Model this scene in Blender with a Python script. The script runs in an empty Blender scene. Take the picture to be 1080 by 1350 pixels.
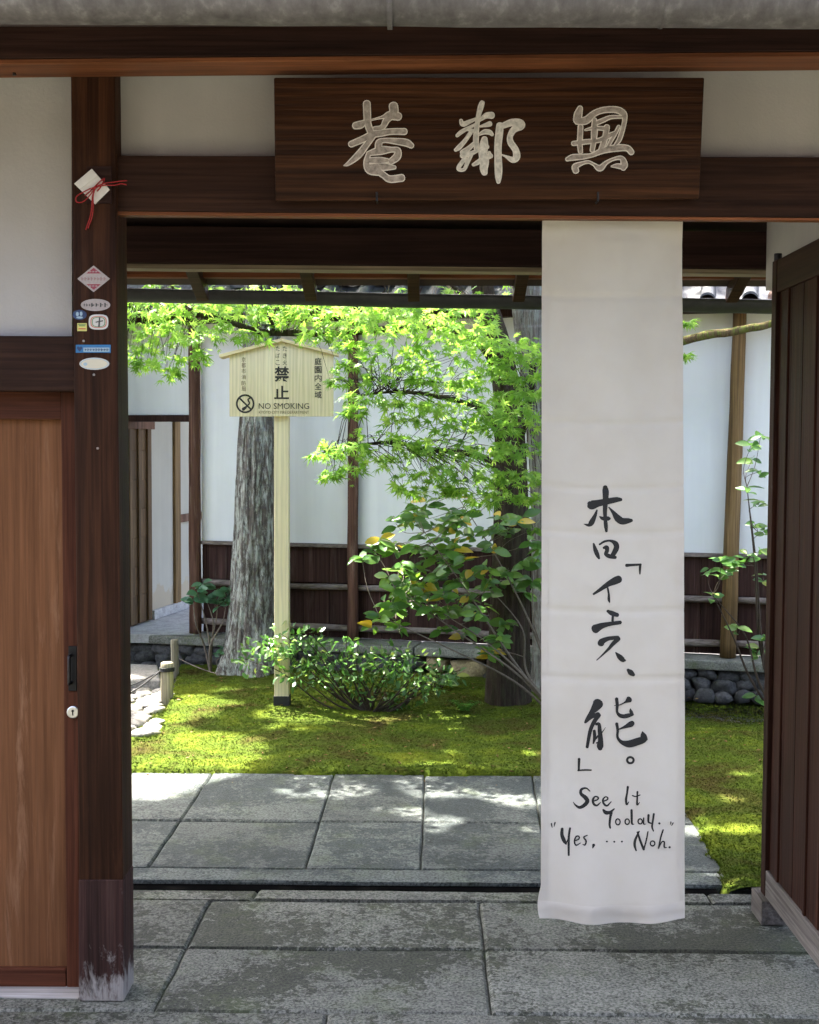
import bpy, bmesh, math, random
import numpy as np
from mathutils import Vector, Matrix, noise

S = bpy.context.scene
COL = S.collection
R = math.radians
rng = random.Random(7)
nrng = np.random.default_rng(11)

# ------------------------------------------------------------------ camera
FPX = 1700.0                       # focal length in pixels of a 1080 x 1350 frame
EYE = Vector((0.0, 0.0, 1.5))
PITCH = math.atan(90 / FPX)        # looks slightly down
YAW = math.atan(20 / FPX)
ROLL = R(0.25)
ROT = Matrix.Rotation(YAW, 3, 'Z') @ Matrix.Rotation(math.pi / 2 - PITCH, 3, 'X') @ Matrix.Rotation(ROLL, 3, 'Z')
cam = bpy.data.cameras.new('camera')
cam.sensor_fit = 'HORIZONTAL'
cam.sensor_width = 36.0
cam.lens = FPX / 1080 * 36.0
cam.clip_start = 0.05
cam.clip_end = 2000
cam_ob = bpy.data.objects.new('camera', cam)
COL.objects.link(cam_ob)
cam_ob.matrix_world = Matrix.Translation(EYE) @ ROT.to_4x4()
S.camera = cam_ob

# ------------------------------------------------------------------ light
SUN_AZ = R(-50)                    # measured from +Y (into the garden) towards +X
SUN_EL = R(65)
SUN = Vector((math.sin(SUN_AZ) * math.cos(SUN_EL), math.cos(SUN_AZ) * math.cos(SUN_EL), math.sin(SUN_EL)))
w = bpy.data.worlds.new('World')
S.world = w
w.use_nodes = True
nt = w.node_tree
sky = nt.nodes.new('ShaderNodeTexSky')
sky.sky_type = 'NISHITA'
sky.sun_disc = False
sky.sun_elevation = SUN_EL
sky.sun_rotation = SUN_AZ
sky.air_density = 0.7
sky.dust_density = 6.5
sky.ozone_density = 0.3
nt.nodes['Background'].inputs[1].default_value = 0.15
nt.links.new(sky.outputs[0], nt.nodes['Background'].inputs[0])
sl = bpy.data.lights.new('sun', 'SUN')
sl.energy = 5.0
sl.angle = R(0.55)
sl.color = (1.0, 0.95, 0.86)
sun_ob = bpy.data.objects.new('sun', sl)
COL.objects.link(sun_ob)
sun_ob.rotation_euler = SUN.to_track_quat('Z', 'Y').to_euler()
sun_ob.location = SUN * 30
S.view_settings.view_transform = 'Standard'
S.view_settings.look = 'None'
S.view_settings.exposure = 3.03
S.view_settings.gamma = 1.0
S.view_settings.use_curve_mapping = False
S.render.engine = 'CYCLES'
S.cycles.use_denoising = True
S.cycles.use_adaptive_sampling = True
S.cycles.adaptive_threshold = 0.03
S.cycles.max_bounces = 5
S.cycles.diffuse_bounces = 4
S.cycles.transmission_bounces = 4
S.cycles.caustics_reflective = False
S.cycles.caustics_refractive = False
S.cycles.sample_clamp_indirect = 6.0

# ------------------------------------------------------------------ helpers
def ray(px, py):
    return ROT @ Vector(((px - 540) / FPX, -(py - 675) / FPX, -1.0))
def U(px, py, Y):
    """point seen at (px, py) of the photograph standing at depth Y"""
    d = ray(px, py)
    return EYE + d * (Y / d.y)
def G(px, py, z=0.0):
    d = ray(px, py)
    return EYE + d * ((z - EYE.z) / d.z)

BASE = {}
def new_obj(name, me, mat=None, parent=None):
    o = bpy.data.objects.new(name, me)
    COL.objects.link(o)
    if mat is not None and me is not None and not me.materials:
        me.materials.append(MAT[mat] if isinstance(mat, str) else mat)
    if parent is not None:
        o.parent = parent
        BASE[o] = BASE.get(parent, Vector((0, 0, 0)))
    return o
def tag(o, label, cat=None, group=None, kind=None):
    if label: o['label'] = label
    if cat: o['category'] = cat
    if group: o['group'] = group
    if kind: o['kind'] = kind
    return o
def thing(name, loc, label=None, cat=None, group=None, kind=None):
    o = bpy.data.objects.new(name, None)
    o.empty_display_size = 0.1
    COL.objects.link(o)
    o.location = loc
    BASE[o] = Vector(loc)
    return tag(o, label, cat, group, kind)
def base_of(parent):
    return BASE.get(parent, Vector((0, 0, 0)))

class MB:
    def __init__(s): s.v = []; s.f = []
    def add(s, vs, fs):
        n = len(s.v)
        s.v += [Vector(a) for a in vs]
        s.f += [tuple(i + n for i in f) for f in fs]
        return s
    def hexa(s, c):
        return s.add(c, [(0,1,2,3),(7,6,5,4),(0,4,5,1),(1,5,6,2),(2,6,7,3),(3,7,4,0)])
    def box(s, x0, x1, y0, y1, z0, z1):
        return s.hexa([(x0,y0,z0),(x1,y0,z0),(x1,y0,z1),(x0,y0,z1),(x0,y1,z0),(x1,y1,z0),(x1,y1,z1),(x0,y1,z1)])
    def slab(s, c4, d):
        d = Vector(d)
        c = [Vector(p) for p in c4]
        return s.hexa(c + [p + d for p in c])
    def qbox(s, q, Y0, Y1):
        """box whose front face is the photographed quad q (bl, br, tr, tl) at depth Y0, running straight back to Y1"""
        return s.slab([U(x, y, Y0) for x, y in q], (0, Y1 - Y0, 0))
    def poly(s, pts, d):
        n = len(pts); d = Vector(d)
        p = [Vector(a) for a in pts]
        fs = [tuple(range(n)), tuple(range(2 * n - 1, n - 1, -1))]
        fs += [(i, n + i, n + (i + 1) % n, (i + 1) % n) for i in range(n)]
        return s.add(p + [a + d for a in p], fs)
    def tube(s, pts, rad, n=8, caps=True):
        pts = [Vector(p) for p in pts]
        if not hasattr(rad, '__len__'): rad = [rad] * len(pts)
        vs = []; fs = []
        ref = None
        for i, p in enumerate(pts):
            t = (pts[min(i + 1, len(pts) - 1)] - pts[max(i - 1, 0)])
            if t.length < 1e-9: t = Vector((0, 0, 1))
            t.normalize()
            if ref is None:
                ref = t.cross(Vector((0.31, 0.2, 0.93)))
                if ref.length < 0.05: ref = t.cross(Vector((1, 0, 0)))
            a = (ref - t * ref.dot(t)).normalized()
            ref = a
            b = t.cross(a)
            for k in range(n):
                q = 2 * math.pi * k / n
                vs.append(p + (a * math.cos(q) + b * math.sin(q)) * rad[i])
        for i in range(len(pts) - 1):
            for k in range(n):
                fs.append((i*n+k, i*n+(k+1)%n, (i+1)*n+(k+1)%n, (i+1)*n+k))
        if caps:
            fs.append(tuple(range(n - 1, -1, -1)))
            fs.append(tuple((len(pts)-1)*n + k for k in range(n)))
        return s.add(vs, fs)
    def mesh(s, name, off=Vector((0,0,0)), bevel=0, seg=2, smooth=False, jit=0):
        me = bpy.data.meshes.new(name)
        me.from_pydata([tuple(v - off) for v in s.v], [], s.f)
        bm = bmesh.new(); bm.from_mesh(me)
        bmesh.ops.recalc_face_normals(bm, faces=bm.faces)
        if bevel:
            es = [e for e in bm.edges if len(e.link_faces) == 2 and e.calc_face_angle(0) > 0.45]
            bmesh.ops.bevel(bm, geom=es, offset=bevel, segments=seg, affect='EDGES', profile=0.6, clamp_overlap=True)
        if jit:
            for v in bm.verts:
                v.co += Vector(noise.noise_vector(v.co * 9.0)) * jit
        for f in bm.faces: f.smooth = smooth
        bm.to_mesh(me); bm.free()
        if smooth and bevel:
            try: me.set_sharp_from_angle(angle=R(35))
            except Exception: pass
        return me
    def build(s, name, mat, parent=None, bevel=0, seg=2, smooth=False, jit=0, off=None):
        o = base_of(parent) if off is None else off
        return new_obj(name, s.mesh(name, o, bevel, seg, smooth, jit), mat, parent)

def np_mesh(name, V, F, mat, parent=None, smooth=False):
    """mesh from numpy vertex and face arrays (all faces with the same number of corners)"""
    V = np.asarray(V, dtype=np.float64) - np.array(base_of(parent))
    F = np.asarray(F, dtype=np.int32)
    me = bpy.data.meshes.new(name)
    k = F.shape[1]
    me.vertices.add(len(V)); me.vertices.foreach_set('co', V.astype(np.float32).ravel())
    me.loops.add(F.size); me.loops.foreach_set('vertex_index', F.ravel())
    me.polygons.add(len(F)); me.polygons.foreach_set('loop_start', np.arange(0, F.size, k, dtype=np.int32))
    me.polygons.foreach_set('use_smooth', np.full(len(F), smooth))
    me.update(calc_edges=True)
    return new_obj(name, me, mat, parent)

def catmull(pts, n=6):
    P = [np.array(p, float) for p in pts]
    if len(P) < 3:
        return [P[0] + (P[-1] - P[0]) * t for t in np.linspace(0, 1, n + 1)]
    P = [2 * P[0] - P[1]] + P + [2 * P[-1] - P[-2]]
    out = []
    for i in range(1, len(P) - 2):
        a, b, c, d = P[i-1], P[i], P[i+1], P[i+2]
        for t in np.linspace(0, 1, n, endpoint=False):
            out.append(0.5*((2*b)+(-a+c)*t+(2*a-5*b+4*c-d)*t*t+(-a+3*b-3*c+d)*t**3))
    out.append(P[-2])
    return out

# ------------------------------------------------------------------ materials
MAT = {}
def mk(name):
    m = bpy.data.materials.new(name); m.use_nodes = True
    MAT[name] = m
    n = m.node_tree.nodes; l = m.node_tree.links
    b = n['Principled BSDF']
    return m, n, l, b
def N(n, t, **kw):
    x = n.new('ShaderNode' + t)
    for k, v in kw.items():
        if k in x.inputs: x.inputs[k].default_value = v
        else: setattr(x, k, v)
    return x
def ramp(n, stops):
    r = n.new('ShaderNodeValToRGB')
    e = r.color_ramp.elements
    while len(e) < len(stops): e.new(0.5)
    for i, (p, c) in enumerate(stops):
        e[i].position = p
        e[i].color = (c, c, c, 1) if isinstance(c, (int, float)) else (*c, 1)
    return r
def mix(n, l, fac, a, b, mode='MIX'):
    m = n.new('ShaderNodeMix'); m.data_type = 'RGBA'; m.blend_type = mode
    for sock, v in ((m.inputs[0], fac), (m.inputs[6], a), (m.inputs[7], b)):
        if hasattr(v, 'is_output') or isinstance(v, bpy.types.NodeSocket): l.new(v, sock)
        else: sock.default_value = v if not isinstance(v, tuple) else (*v, 1)
    return m.outputs[2]
def coords(n, l, scale=(1, 1, 1), rot=(0, 0, 0), rnd=0.0):
    tc = n.new('ShaderNodeTexCoord'); mp = n.new('ShaderNodeMapping')
    mp.inputs['Scale'].default_value = scale
    mp.inputs['Rotation'].default_value = rot
    if rnd:
        oi = n.new('ShaderNodeObjectInfo'); ml = N(n, 'Math', operation='MULTIPLY'); ml.inputs[1].default_value = rnd
        l.new(oi.outputs['Random'], ml.inputs[0])
        cb = n.new('ShaderNodeCombineXYZ')
        for k in range(3): l.new(ml.outputs[0], cb.inputs[k])
        l.new(cb.outputs[0], mp.inputs['Location'])
    l.new(tc.outputs['Object'], mp.inputs['Vector'])
    return mp.outputs['Vector']
def noise_tex(n, l, vec, scale, detail=6, rough=0.6, dist=0.0):
    t = N(n, 'TexNoise', Scale=scale, Detail=detail, Roughness=rough, Distortion=dist)
    l.new(vec, t.inputs['Vector'])
    return t.outputs['Fac']
def bump(n, l, b, h, strength=0.3, dist=0.01):
    bp = N(n, 'Bump', Strength=strength, Distance=dist)
    l.new(h, bp.inputs['Height']); l.new(bp.outputs['Normal'], b.inputs['Normal'])
    return bp

def wood(name, dark, mid, light, axis='Z', rough=0.55, bmp=0.35, wear=None, wear_amt=0.5, spec=0.10, wear_z=None, tone=1.0, wave=0.18):
    m, n, l, b = mk(name)
    sc = [26.0, 26.0, 26.0]; sc['XYZ'.index(axis)] = 0.9
    v = coords(n, l, tuple(sc), rnd=13.0)
    g1 = noise_tex(n, l, v, 1.0, 9, 0.65, 0.7)
    sc2 = [110.0, 110.0, 110.0]; sc2['XYZ'.index(axis)] = 2.2
    v2 = coords(n, l, tuple(sc2), rnd=7.0)
    g2 = noise_tex(n, l, v2, 1.0, 3, 0.6, 0.2)
    r1 = ramp(n, [(0.28, dark), (0.52, mid), (0.74, light)])
    l.new(g1, r1.inputs[0])
    r2 = ramp(n, [(0.35, 1 - 0.38 * tone), (0.6, 1.0)])
    l.new(g2, r2.inputs[0])
    c = mix(n, l, 1.0, r1.outputs[0], r2.outputs[0], 'MULTIPLY')
    sc3 = [4.0, 4.0, 4.0]; sc3['XYZ'.index(axis)] = 1.2
    v3 = coords(n, l, tuple(sc3), rnd=5.0)
    bl = noise_tex(n, l, v3, 1.0, 5, 0.6, 0.5)
    r3 = ramp(n, [(0.34, 1 - 0.4 * tone), (0.62, 1 + 0.12 * tone)])
    l.new(bl, r3.inputs[0])
    c = mix(n, l, 0.85, c, r3.outputs[0], 'MULTIPLY')
    if wave:      # arching year rings
        sw = [5.0, 5.0, 5.0]; sw['XYZ'.index(axis)] = 0.42
        vw = coords(n, l, tuple(sw), rnd=9.0)
        wt = N(n, 'TexWave', Scale=3.2, Distortion=7.0, Detail=3.0); wt.inputs['Detail Scale'].default_value = 1.3
        wt.bands_direction = 'Z' if axis != 'Z' else 'X'
        l.new(vw, wt.inputs['Vector'])
        rwv = ramp(n, [(0.25, 0.45), (0.6, 1.1)]); l.new(wt.outputs['Fac'], rwv.inputs[0])
        c = mix(n, l, wave, c, mix(n, l, 1.0, c, rwv.outputs[0], 'MULTIPLY'))
    if wear:
        sc4 = [16.0, 16.0, 16.0]; sc4['XYZ'.index(axis)] = 1.6
        if wear_z is not None: sc4 = [24.0, 24.0, 9.0]
        v4 = coords(n, l, tuple(sc4), rnd=3.0)
        wn = noise_tex(n, l, v4, 1.0, 10, 0.72, 0.4)
        if wear_z is None:
            rw = ramp(n, [(0.55, 0.0), (0.70, wear_amt)]); l.new(wn, rw.inputs[0])
            wf = rw.outputs[0]
        else:      # weathering creeps up from the foot: wear_z = (height with none, height with all)
            tc = n.new('ShaderNodeTexCoord'); sp = n.new('ShaderNodeSeparateXYZ'); l.new(tc.outputs['Object'], sp.inputs[0])
            mr = N(n, 'MapRange'); mr.inputs[1].default_value = wear_z[0]; mr.inputs[2].default_value = wear_z[1]
            l.new(sp.outputs[2], mr.inputs[0])
            ad = N(n, 'Math', operation='ADD'); l.new(mr.outputs[0], ad.inputs[0])
            ml = N(n, 'Math', operation='MULTIPLY_ADD'); l.new(wn, ml.inputs[0]); ml.inputs[1].default_value = 2.6; ml.inputs[2].default_value = -1.40
            l.new(ml.outputs[0], ad.inputs[1])
            rw = ramp(n, [(0.36, 0.0), (0.74, wear_amt)]); l.new(ad.outputs[0], rw.inputs[0])
            wf = rw.outputs[0]
        c = mix(n, l, wf, c, wear)
    l.new(c, b.inputs['Base Color'])
    b.inputs['Roughness'].default_value = rough
    b.inputs['Specular IOR Level'].default_value = spec
    ad = N(n, 'Math', operation='ADD'); l.new(g1, ad.inputs[0]); l.new(g2, ad.inputs[1])
    bump(n, l, b, ad.outputs[0], bmp, 0.004)
    return m

wood('post_wood', (0.018, 0.0075, 0.0045), (0.044, 0.0175, 0.0088), (0.095, 0.037, 0.017), 'Z', 0.55, 0.35, wear=(0.15, 0.062, 0.03), wear_amt=0.3)
wood('post_foot_wood', (0.032, 0.017, 0.014), (0.062, 0.030, 0.024), (0.11, 0.062, 0.050), 'Z', 0.75, 0.8, wear=(0.40, 0.37, 0.335), wear_amt=0.75, wear_z=(0.20, -0.03))
wood('beam_wood', (0.022, 0.011, 0.009), (0.038, 0.018, 0.014), (0.058, 0.027, 0.019), 'X', 0.55, 0.3)
wood('beam_edge_wood', (0.16, 0.055, 0.026), (0.26, 0.095, 0.042), (0.34, 0.13, 0.06), 'X', 0.5, 0.25)  # red battens and lintel edge; also the lit look of the eave beam underside
wood('lintel_wood', (0.026, 0.012, 0.008), (0.045, 0.021, 0.0135), (0.068, 0.031, 0.019), 'X', 0.5, 0.3)
wood('inner_beam_wood', (0.030, 0.014, 0.012), (0.045, 0.022, 0.018), (0.065, 0.032, 0.024), 'X', 0.6, 0.3)
wood('pale_batten_wood', (0.22, 0.17, 0.11), (0.34, 0.27, 0.18), (0.42, 0.34, 0.24), 'X', 0.6, 0.3)
wood('plaque_wood', (0.024, 0.009, 0.0045), (0.060, 0.0235, 0.0105), (0.11, 0.044, 0.019), 'X', 0.5, 0.7, wave=0.55)
wood('door_panel_wood', (0.135, 0.056, 0.024), (0.185, 0.080, 0.035), (0.25, 0.115, 0.054), 'Z', 0.55, 0.2, wear=(0.33, 0.18, 0.10), wear_amt=0.75, tone=0.6, wave=0.12)
wood('door_frame_wood', (0.060, 0.020, 0.011), (0.10, 0.034, 0.018), (0.14, 0.05, 0.026), 'Z', 0.5, 0.25)
wood('door_rail_wood', (0.060, 0.020, 0.011), (0.10, 0.034, 0.018), (0.14, 0.05, 0.026), 'X', 0.5, 0.25)
wood('leaf_wood', (0.022, 0.0080, 0.0048), (0.042, 0.0150, 0.0085), (0.068, 0.0245, 0.013), 'Z', 0.55, 0.3)
wood('leaf_rail_wood', (0.020, 0.009, 0.006), (0.040, 0.018, 0.011), (0.065, 0.03, 0.018), 'Y', 0.55, 0.3)
wood('grey_wood_y', (0.10, 0.085, 0.07), (0.20, 0.175, 0.155), (0.30, 0.27, 0.24), 'Y', 0.8, 0.5)
wood('grey_wood_x', (0.22, 0.20, 0.18), (0.40, 0.37, 0.34), (0.62, 0.60, 0.57), 'X', 0.8, 0.6)
wood('sign_wood', (0.70, 0.60, 0.37), (0.75, 0.65, 0.42), (0.79, 0.70, 0.47), 'Z', 0.5, 0.08, tone=0.25)
wood('sign_roof_wood', (0.62, 0.50, 0.26), (0.68, 0.56, 0.31), (0.74, 0.62, 0.36), 'X', 0.5, 0.08, tone=0.25)
wood('wall_post_wood', (0.085, 0.042, 0.028), (0.15, 0.078, 0.052), (0.24, 0.14, 0.10), 'Z', 0.65, 0.3, wear=(0.36, 0.27, 0.20), wear_amt=0.5)
wood('tan_post_wood', (0.14, 0.085, 0.035), (0.22, 0.14, 0.06), (0.30, 0.20, 0.10), 'Z', 0.6, 0.3)
wood('wall_board_wood', (0.030, 0.016, 0.013), (0.055, 0.028, 0.022), (0.10, 0.055, 0.045), 'Z', 0.7, 0.4, wear=(0.16, 0.13, 0.10), wear_amt=0.35)
wood('wall_rail_wood', (0.14, 0.11, 0.09), (0.25, 0.21, 0.18), (0.36, 0.31, 0.27), 'X', 0.75, 0.4)
wood('slat_door_wood', (0.075, 0.045, 0.022), (0.12, 0.074, 0.036), (0.17, 0.11, 0.055), 'Z', 0.6, 0.3)
wood('stake_wood', (0.20, 0.18, 0.12), (0.32, 0.29, 0.20), (0.46, 0.43, 0.32), 'Z', 0.8, 0.4)

def plaster(name, col, var=0.06, stain=None, bmp=0.3):
    m, n, l, b = mk(name)
    v = coords(n, l, (1, 1, 1))
    a = noise_tex(n, l, v, 1.6, 6, 0.6)
    r = ramp(n, [(0.3, tuple(c * (1 - var * 2) for c in col)), (0.65, col)])
    l.new(a, r.inputs[0])
    c = r.outputs[0]
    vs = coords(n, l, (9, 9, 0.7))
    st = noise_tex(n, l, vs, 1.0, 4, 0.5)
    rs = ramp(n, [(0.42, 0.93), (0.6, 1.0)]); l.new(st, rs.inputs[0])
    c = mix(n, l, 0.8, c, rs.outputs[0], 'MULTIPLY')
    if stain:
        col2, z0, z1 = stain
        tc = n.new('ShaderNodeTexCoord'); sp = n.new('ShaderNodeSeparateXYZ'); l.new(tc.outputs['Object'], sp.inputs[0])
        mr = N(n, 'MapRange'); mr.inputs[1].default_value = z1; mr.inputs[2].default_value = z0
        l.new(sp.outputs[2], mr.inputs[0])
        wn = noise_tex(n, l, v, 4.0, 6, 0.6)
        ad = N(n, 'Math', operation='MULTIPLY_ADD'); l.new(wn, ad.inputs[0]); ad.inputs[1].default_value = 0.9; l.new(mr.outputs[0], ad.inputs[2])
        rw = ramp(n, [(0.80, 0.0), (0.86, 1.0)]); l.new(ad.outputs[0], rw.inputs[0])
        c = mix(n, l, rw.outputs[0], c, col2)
    l.new(c, b.inputs['Base Color'])
    b.inputs['Roughness'].default_value = 0.9
    f = noise_tex(n, l, v, 120, 3, 0.6)
    ad2 = N(n, 'Math', operation='ADD'); l.new(f, ad2.inputs[0]); l.new(a, ad2.inputs[1])
    bump(n, l, b, ad2.outputs[0], bmp, 0.003)
    return m
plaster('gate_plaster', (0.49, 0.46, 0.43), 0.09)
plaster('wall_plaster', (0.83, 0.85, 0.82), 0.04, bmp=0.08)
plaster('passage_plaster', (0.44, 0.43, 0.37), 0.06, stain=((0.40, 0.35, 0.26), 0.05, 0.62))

def stone(name, dark, light, speck=150.0, stain=(0.03, 0.035, 0.03), stain_amt=0.8, stain_lo=0.56, stain_hi=0.66, rough=0.75, bmp=0.5, moss=0.0, scale=2.2, bdist=0.004):
    m, n, l, b = mk(name)
    v = coords(n, l, (1, 1, 1), rnd=17.0)
    s1 = noise_tex(n, l, v, speck, 3, 0.7)
    r1 = ramp(n, [(0.36, dark), (0.60, light)])
    l.new(s1, r1.inputs[0])
    s2 = noise_tex(n, l, v, 14.0, 6, 0.65)
    r2 = ramp(n, [(0.3, 0.62), (0.7, 1.15)]); l.new(s2, r2.inputs[0])
    c = mix(n, l, 0.9, r1.outputs[0], r2.outputs[0], 'MULTIPLY')
    oi = n.new('ShaderNodeObjectInfo')
    ro = ramp(n, [(0.0, 0.66), (1.0, 1.22)]); l.new(oi.outputs['Random'], ro.inputs[0])
    c = mix(n, l, 0.8, c, ro.outputs[0], 'MULTIPLY')
    if stain_amt:
        big = noise_tex(n, l, v, scale, 5, 0.6, 0.3)
        fine = noise_tex(n, l, v, 38.0, 8, 0.75, 0.5)
        ad = N(n, 'Math', operation='MULTIPLY_ADD'); l.new(fine, ad.inputs[0]); ad.inputs[1].default_value = 0.95; l.new(big, ad.inputs[2])
        rs = ramp(n, [(stain_lo + 0.47, 0.0), (stain_hi + 0.47, stain_amt)]); l.new(ad.outputs[0], rs.inputs[0])
        c = mix(n, l, rs.outputs[0], c, mix(n, l, 1.0, c, tuple(min(1.0, 7.0 * q) for q in stain), 'MULTIPLY'))
    if moss:
        mo = noise_tex(n, l, coords(n, l, (1, 1, 1), rot=(0.3, 0.2, 0.9)), 5.0, 7, 0.7)
        rm = ramp(n, [(0.54, 0.0), (0.66, moss)]); l.new(mo, rm.inputs[0])
        c = mix(n, l, rm.outputs[0], c, (0.07, 0.10, 0.02))
    l.new(c, b.inputs['Base Color'])
    b.inputs['Roughness'].default_value = rough
    b.inputs['Specular IOR Level'].default_value = 0.4
    hb = noise_tex(n, l, v, 70.0, 6, 0.75)
    ad = N(n, 'Math', operation='ADD'); l.new(hb, ad.inputs[0]); l.new(s2, ad.inputs[1])
    bump(n, l, b, ad.outputs[0], bmp, bdist)
    return m
stone('front_slab_stone', (0.036, 0.039, 0.029), (0.205, 0.205, 0.172), 120, stain=(0.040, 0.042, 0.032), stain_lo=0.52, stain_hi=0.64, stain_amt=0.95, bmp=0.9, moss=0.25)
stone('path_slab_stone', (0.032, 0.039, 0.034), (0.15, 0.166, 0.15), 110, stain=(0.03, 0.04, 0.045), stain_amt=0.75, stain_lo=0.50, stain_hi=0.62, bmp=0.9, scale=2.8, moss=0.2)
stone('ledge_stone', (0.13, 0.14, 0.11), (0.30, 0.30, 0.25), 110, moss=0.6, stain_amt=0.4)
stone('boulder_stone', (0.030, 0.030, 0.029), (0.085, 0.085, 0.08), 45, stain_amt=0.3, bmp=0.5, bdist=0.01)
stone('ochre_boulder_stone', (0.22, 0.17, 0.085), (0.36, 0.29, 0.15), 60, stain_amt=0.3, bmp=0.5, bdist=0.01)
stone('pale_cobble_stone', (0.20, 0.185, 0.16), (0.36, 0.34, 0.30), 70, stain_amt=0.3, bmp=0.5)
stone('passage_floor_stone', (0.30, 0.30, 0.29), (0.42, 0.42, 0.41), 90, stain_amt=0.15, bmp=0.2)
stone('street_gravel', (0.06, 0.06, 0.058), (0.13, 0.127, 0.12), 120, stain_amt=0.2)
stone('tile_stone', (0.05, 0.053, 0.06), (0.10, 0.105, 0.115), 60, stain_amt=0.3, rough=0.5, bmp=0.2)
stone('joint_soil', (0.022, 0.022, 0.018), (0.055, 0.055, 0.042), 90, moss=0.7, stain_amt=0.3, bmp=0.8)

def simple(name, col, rough=0.6, metal=0.0, spec=0.5, var=0.0, scale=8.0, bmp=0.0):
    m, n, l, b = mk(name)
    b.inputs['Roughness'].default_value = rough
    b.inputs['Metallic'].default_value = metal
    b.inputs['Specular IOR Level'].default_value = spec
    if var:
        v = coords(n, l, (1, 1, 1))
        a = noise_tex(n, l, v, scale, 6, 0.65)
        r = ramp(n, [(0.3, tuple(c * (1 - var) for c in col)), (0.7, tuple(min(1, c * (1 + var * 0.6)) for c in col))])
        l.new(a, r.inputs[0]); l.new(r.outputs[0], b.inputs['Base Color'])
        if bmp: bump(n, l, b, a, bmp, 0.004)
    else:
        b.inputs['Base Color'].default_value = (*col, 1)
    return m
simple('black_ink', (0.008, 0.008, 0.008), 0.7)
simple('sign_ink', (0.02, 0.018, 0.014), 0.6)
simple('sign_ink_faded', (0.16, 0.12, 0.06), 0.6)
simple('black_metal', (0.015, 0.015, 0.016), 0.45, 0.6, var=0.3)
simple('iron', (0.05, 0.05, 0.052), 0.4, 0.9, var=0.3, scale=30)
simple('steel', (0.55, 0.55, 0.55), 0.3, 1.0, var=0.1, scale=60)
simple('rope_black', (0.015, 0.015, 0.015), 0.8)
simple('red_cord', (0.34, 0.012, 0.014), 0.7, var=0.2, scale=200)
simple('paper_white', (0.78, 0.75, 0.72), 0.8, var=0.06, scale=40, bmp=0.2)
simple('slot_black', (0.004, 0.004, 0.004), 1.0, spec=0.0)
simple('dry_leaf', (0.20, 0.11, 0.035), 0.8, var=0.6, scale=9)
simple('black_rubber', (0.014, 0.014, 0.015), 0.7)
simple('carve_edge', (0.78, 0.72, 0.67), 0.85, var=0.25, scale=60)
simple('carve_fill', (0.42, 0.36, 0.33), 0.85, var=0.55, scale=75, bmp=0.5)
simple('carve_fill_white', (0.72, 0.68, 0.64), 0.85, var=0.45, scale=75, bmp=0.5)
simple('sticker_rose', (0.33, 0.20, 0.20), 0.5, var=0.15, scale=120)
simple('sticker_rose_red', (0.30, 0.045, 0.07), 0.5)
simple('sticker_silver', (0.42, 0.36, 0.34), 0.45, var=0.15, scale=120)
simple('sticker_grey_ink', (0.05, 0.05, 0.05), 0.5)
simple('sticker_navy', (0.025, 0.05, 0.13), 0.4)
simple('sticker_white', (0.62, 0.60, 0.56), 0.5)
simple('sticker_yellow', (0.62, 0.56, 0.16), 0.5)
simple('sticker_green', (0.05, 0.22, 0.08), 0.5)
simple('sticker_red', (0.50, 0.05, 0.04), 0.5)
simple('sticker_blue', (0.03, 0.17, 0.38), 0.4)
simple('sticker_paleblue', (0.35, 0.47, 0.55), 0.5)
simple('sticker_cream', (0.66, 0.60, 0.45), 0.5)
simple('twig_grey', (0.14, 0.115, 0.085), 0.85, var=0.4, scale=40)
simple('twig_brown', (0.045, 0.03, 0.018), 0.85, var=0.4, scale=40)
simple('underboard', (0.045, 0.024, 0.018), 0.75, var=0.3, scale=12)

# grey metal gutter with dirt streaks
m, n, l, b = mk('gutter_metal')
v = coords(n, l, (26, 26, 5)); a = noise_tex(n, l, v, 1.0, 6, 0.65)
v2 = coords(n, l, (3, 3, 3)); a2 = noise_tex(n, l, v2, 1.0, 5, 0.6)
r = ramp(n, [(0.30, (0.08, 0.07, 0.07)), (0.55, (0.145, 0.132, 0.132)), (0.78, (0.30, 0.285, 0.28))]); l.new(a, r.inputs[0])
r2 = ramp(n, [(0.3, 0.72), (0.65, 1.12)]); l.new(a2, r2.inputs[0])
l.new(mix(n, l, 1.0, r.outputs[0], r2.outputs[0], 'MULTIPLY'), b.inputs['Base Color'])
b.inputs['Roughness'].default_value = 0.6; b.inputs['Metallic'].default_value = 0.25
bump(n, l, b, a, 0.2, 0.003)
simple('gutter_dark', (0.045, 0.047, 0.047), 0.5, 0.2, var=0.4, scale=14)

# cotton banner: thin woven cloth that lets a little light through
m, n, l, b = mk('banner_cloth')
v = coords(n, l, (1, 1, 1))
wv = N(n, 'TexWave', Scale=260.0, Distortion=2.0, Detail=2.0); wv.bands_direction = 'Z'; l.new(v, wv.inputs['Vector'])
a = noise_tex(n, l, v, 2.4, 6, 0.6)
r = ramp(n, [(0.3, (0.61, 0.555, 0.475)), (0.65, (0.69, 0.645, 0.575))]); l.new(a, r.inputs[0])
l.new(r.outputs[0], b.inputs['Base Color']); b.inputs['Roughness'].default_value = 0.85
b.inputs['Sheen Weight'].default_value = 0.15
bump(n, l, b, wv.outputs['Fac'], 0.12, 0.001)
tr = n.new('ShaderNodeBsdfTranslucent'); l.new(r.outputs[0], tr.inputs['Color'])
ms = n.new('ShaderNodeMixShader'); ms.inputs[0].default_value = 0.22
l.new(b.outputs[0], ms.inputs[1]); l.new(tr.outputs[0], ms.inputs[2]); l.new(ms.outputs[0], n['Material Output'].inputs['Surface'])

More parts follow.
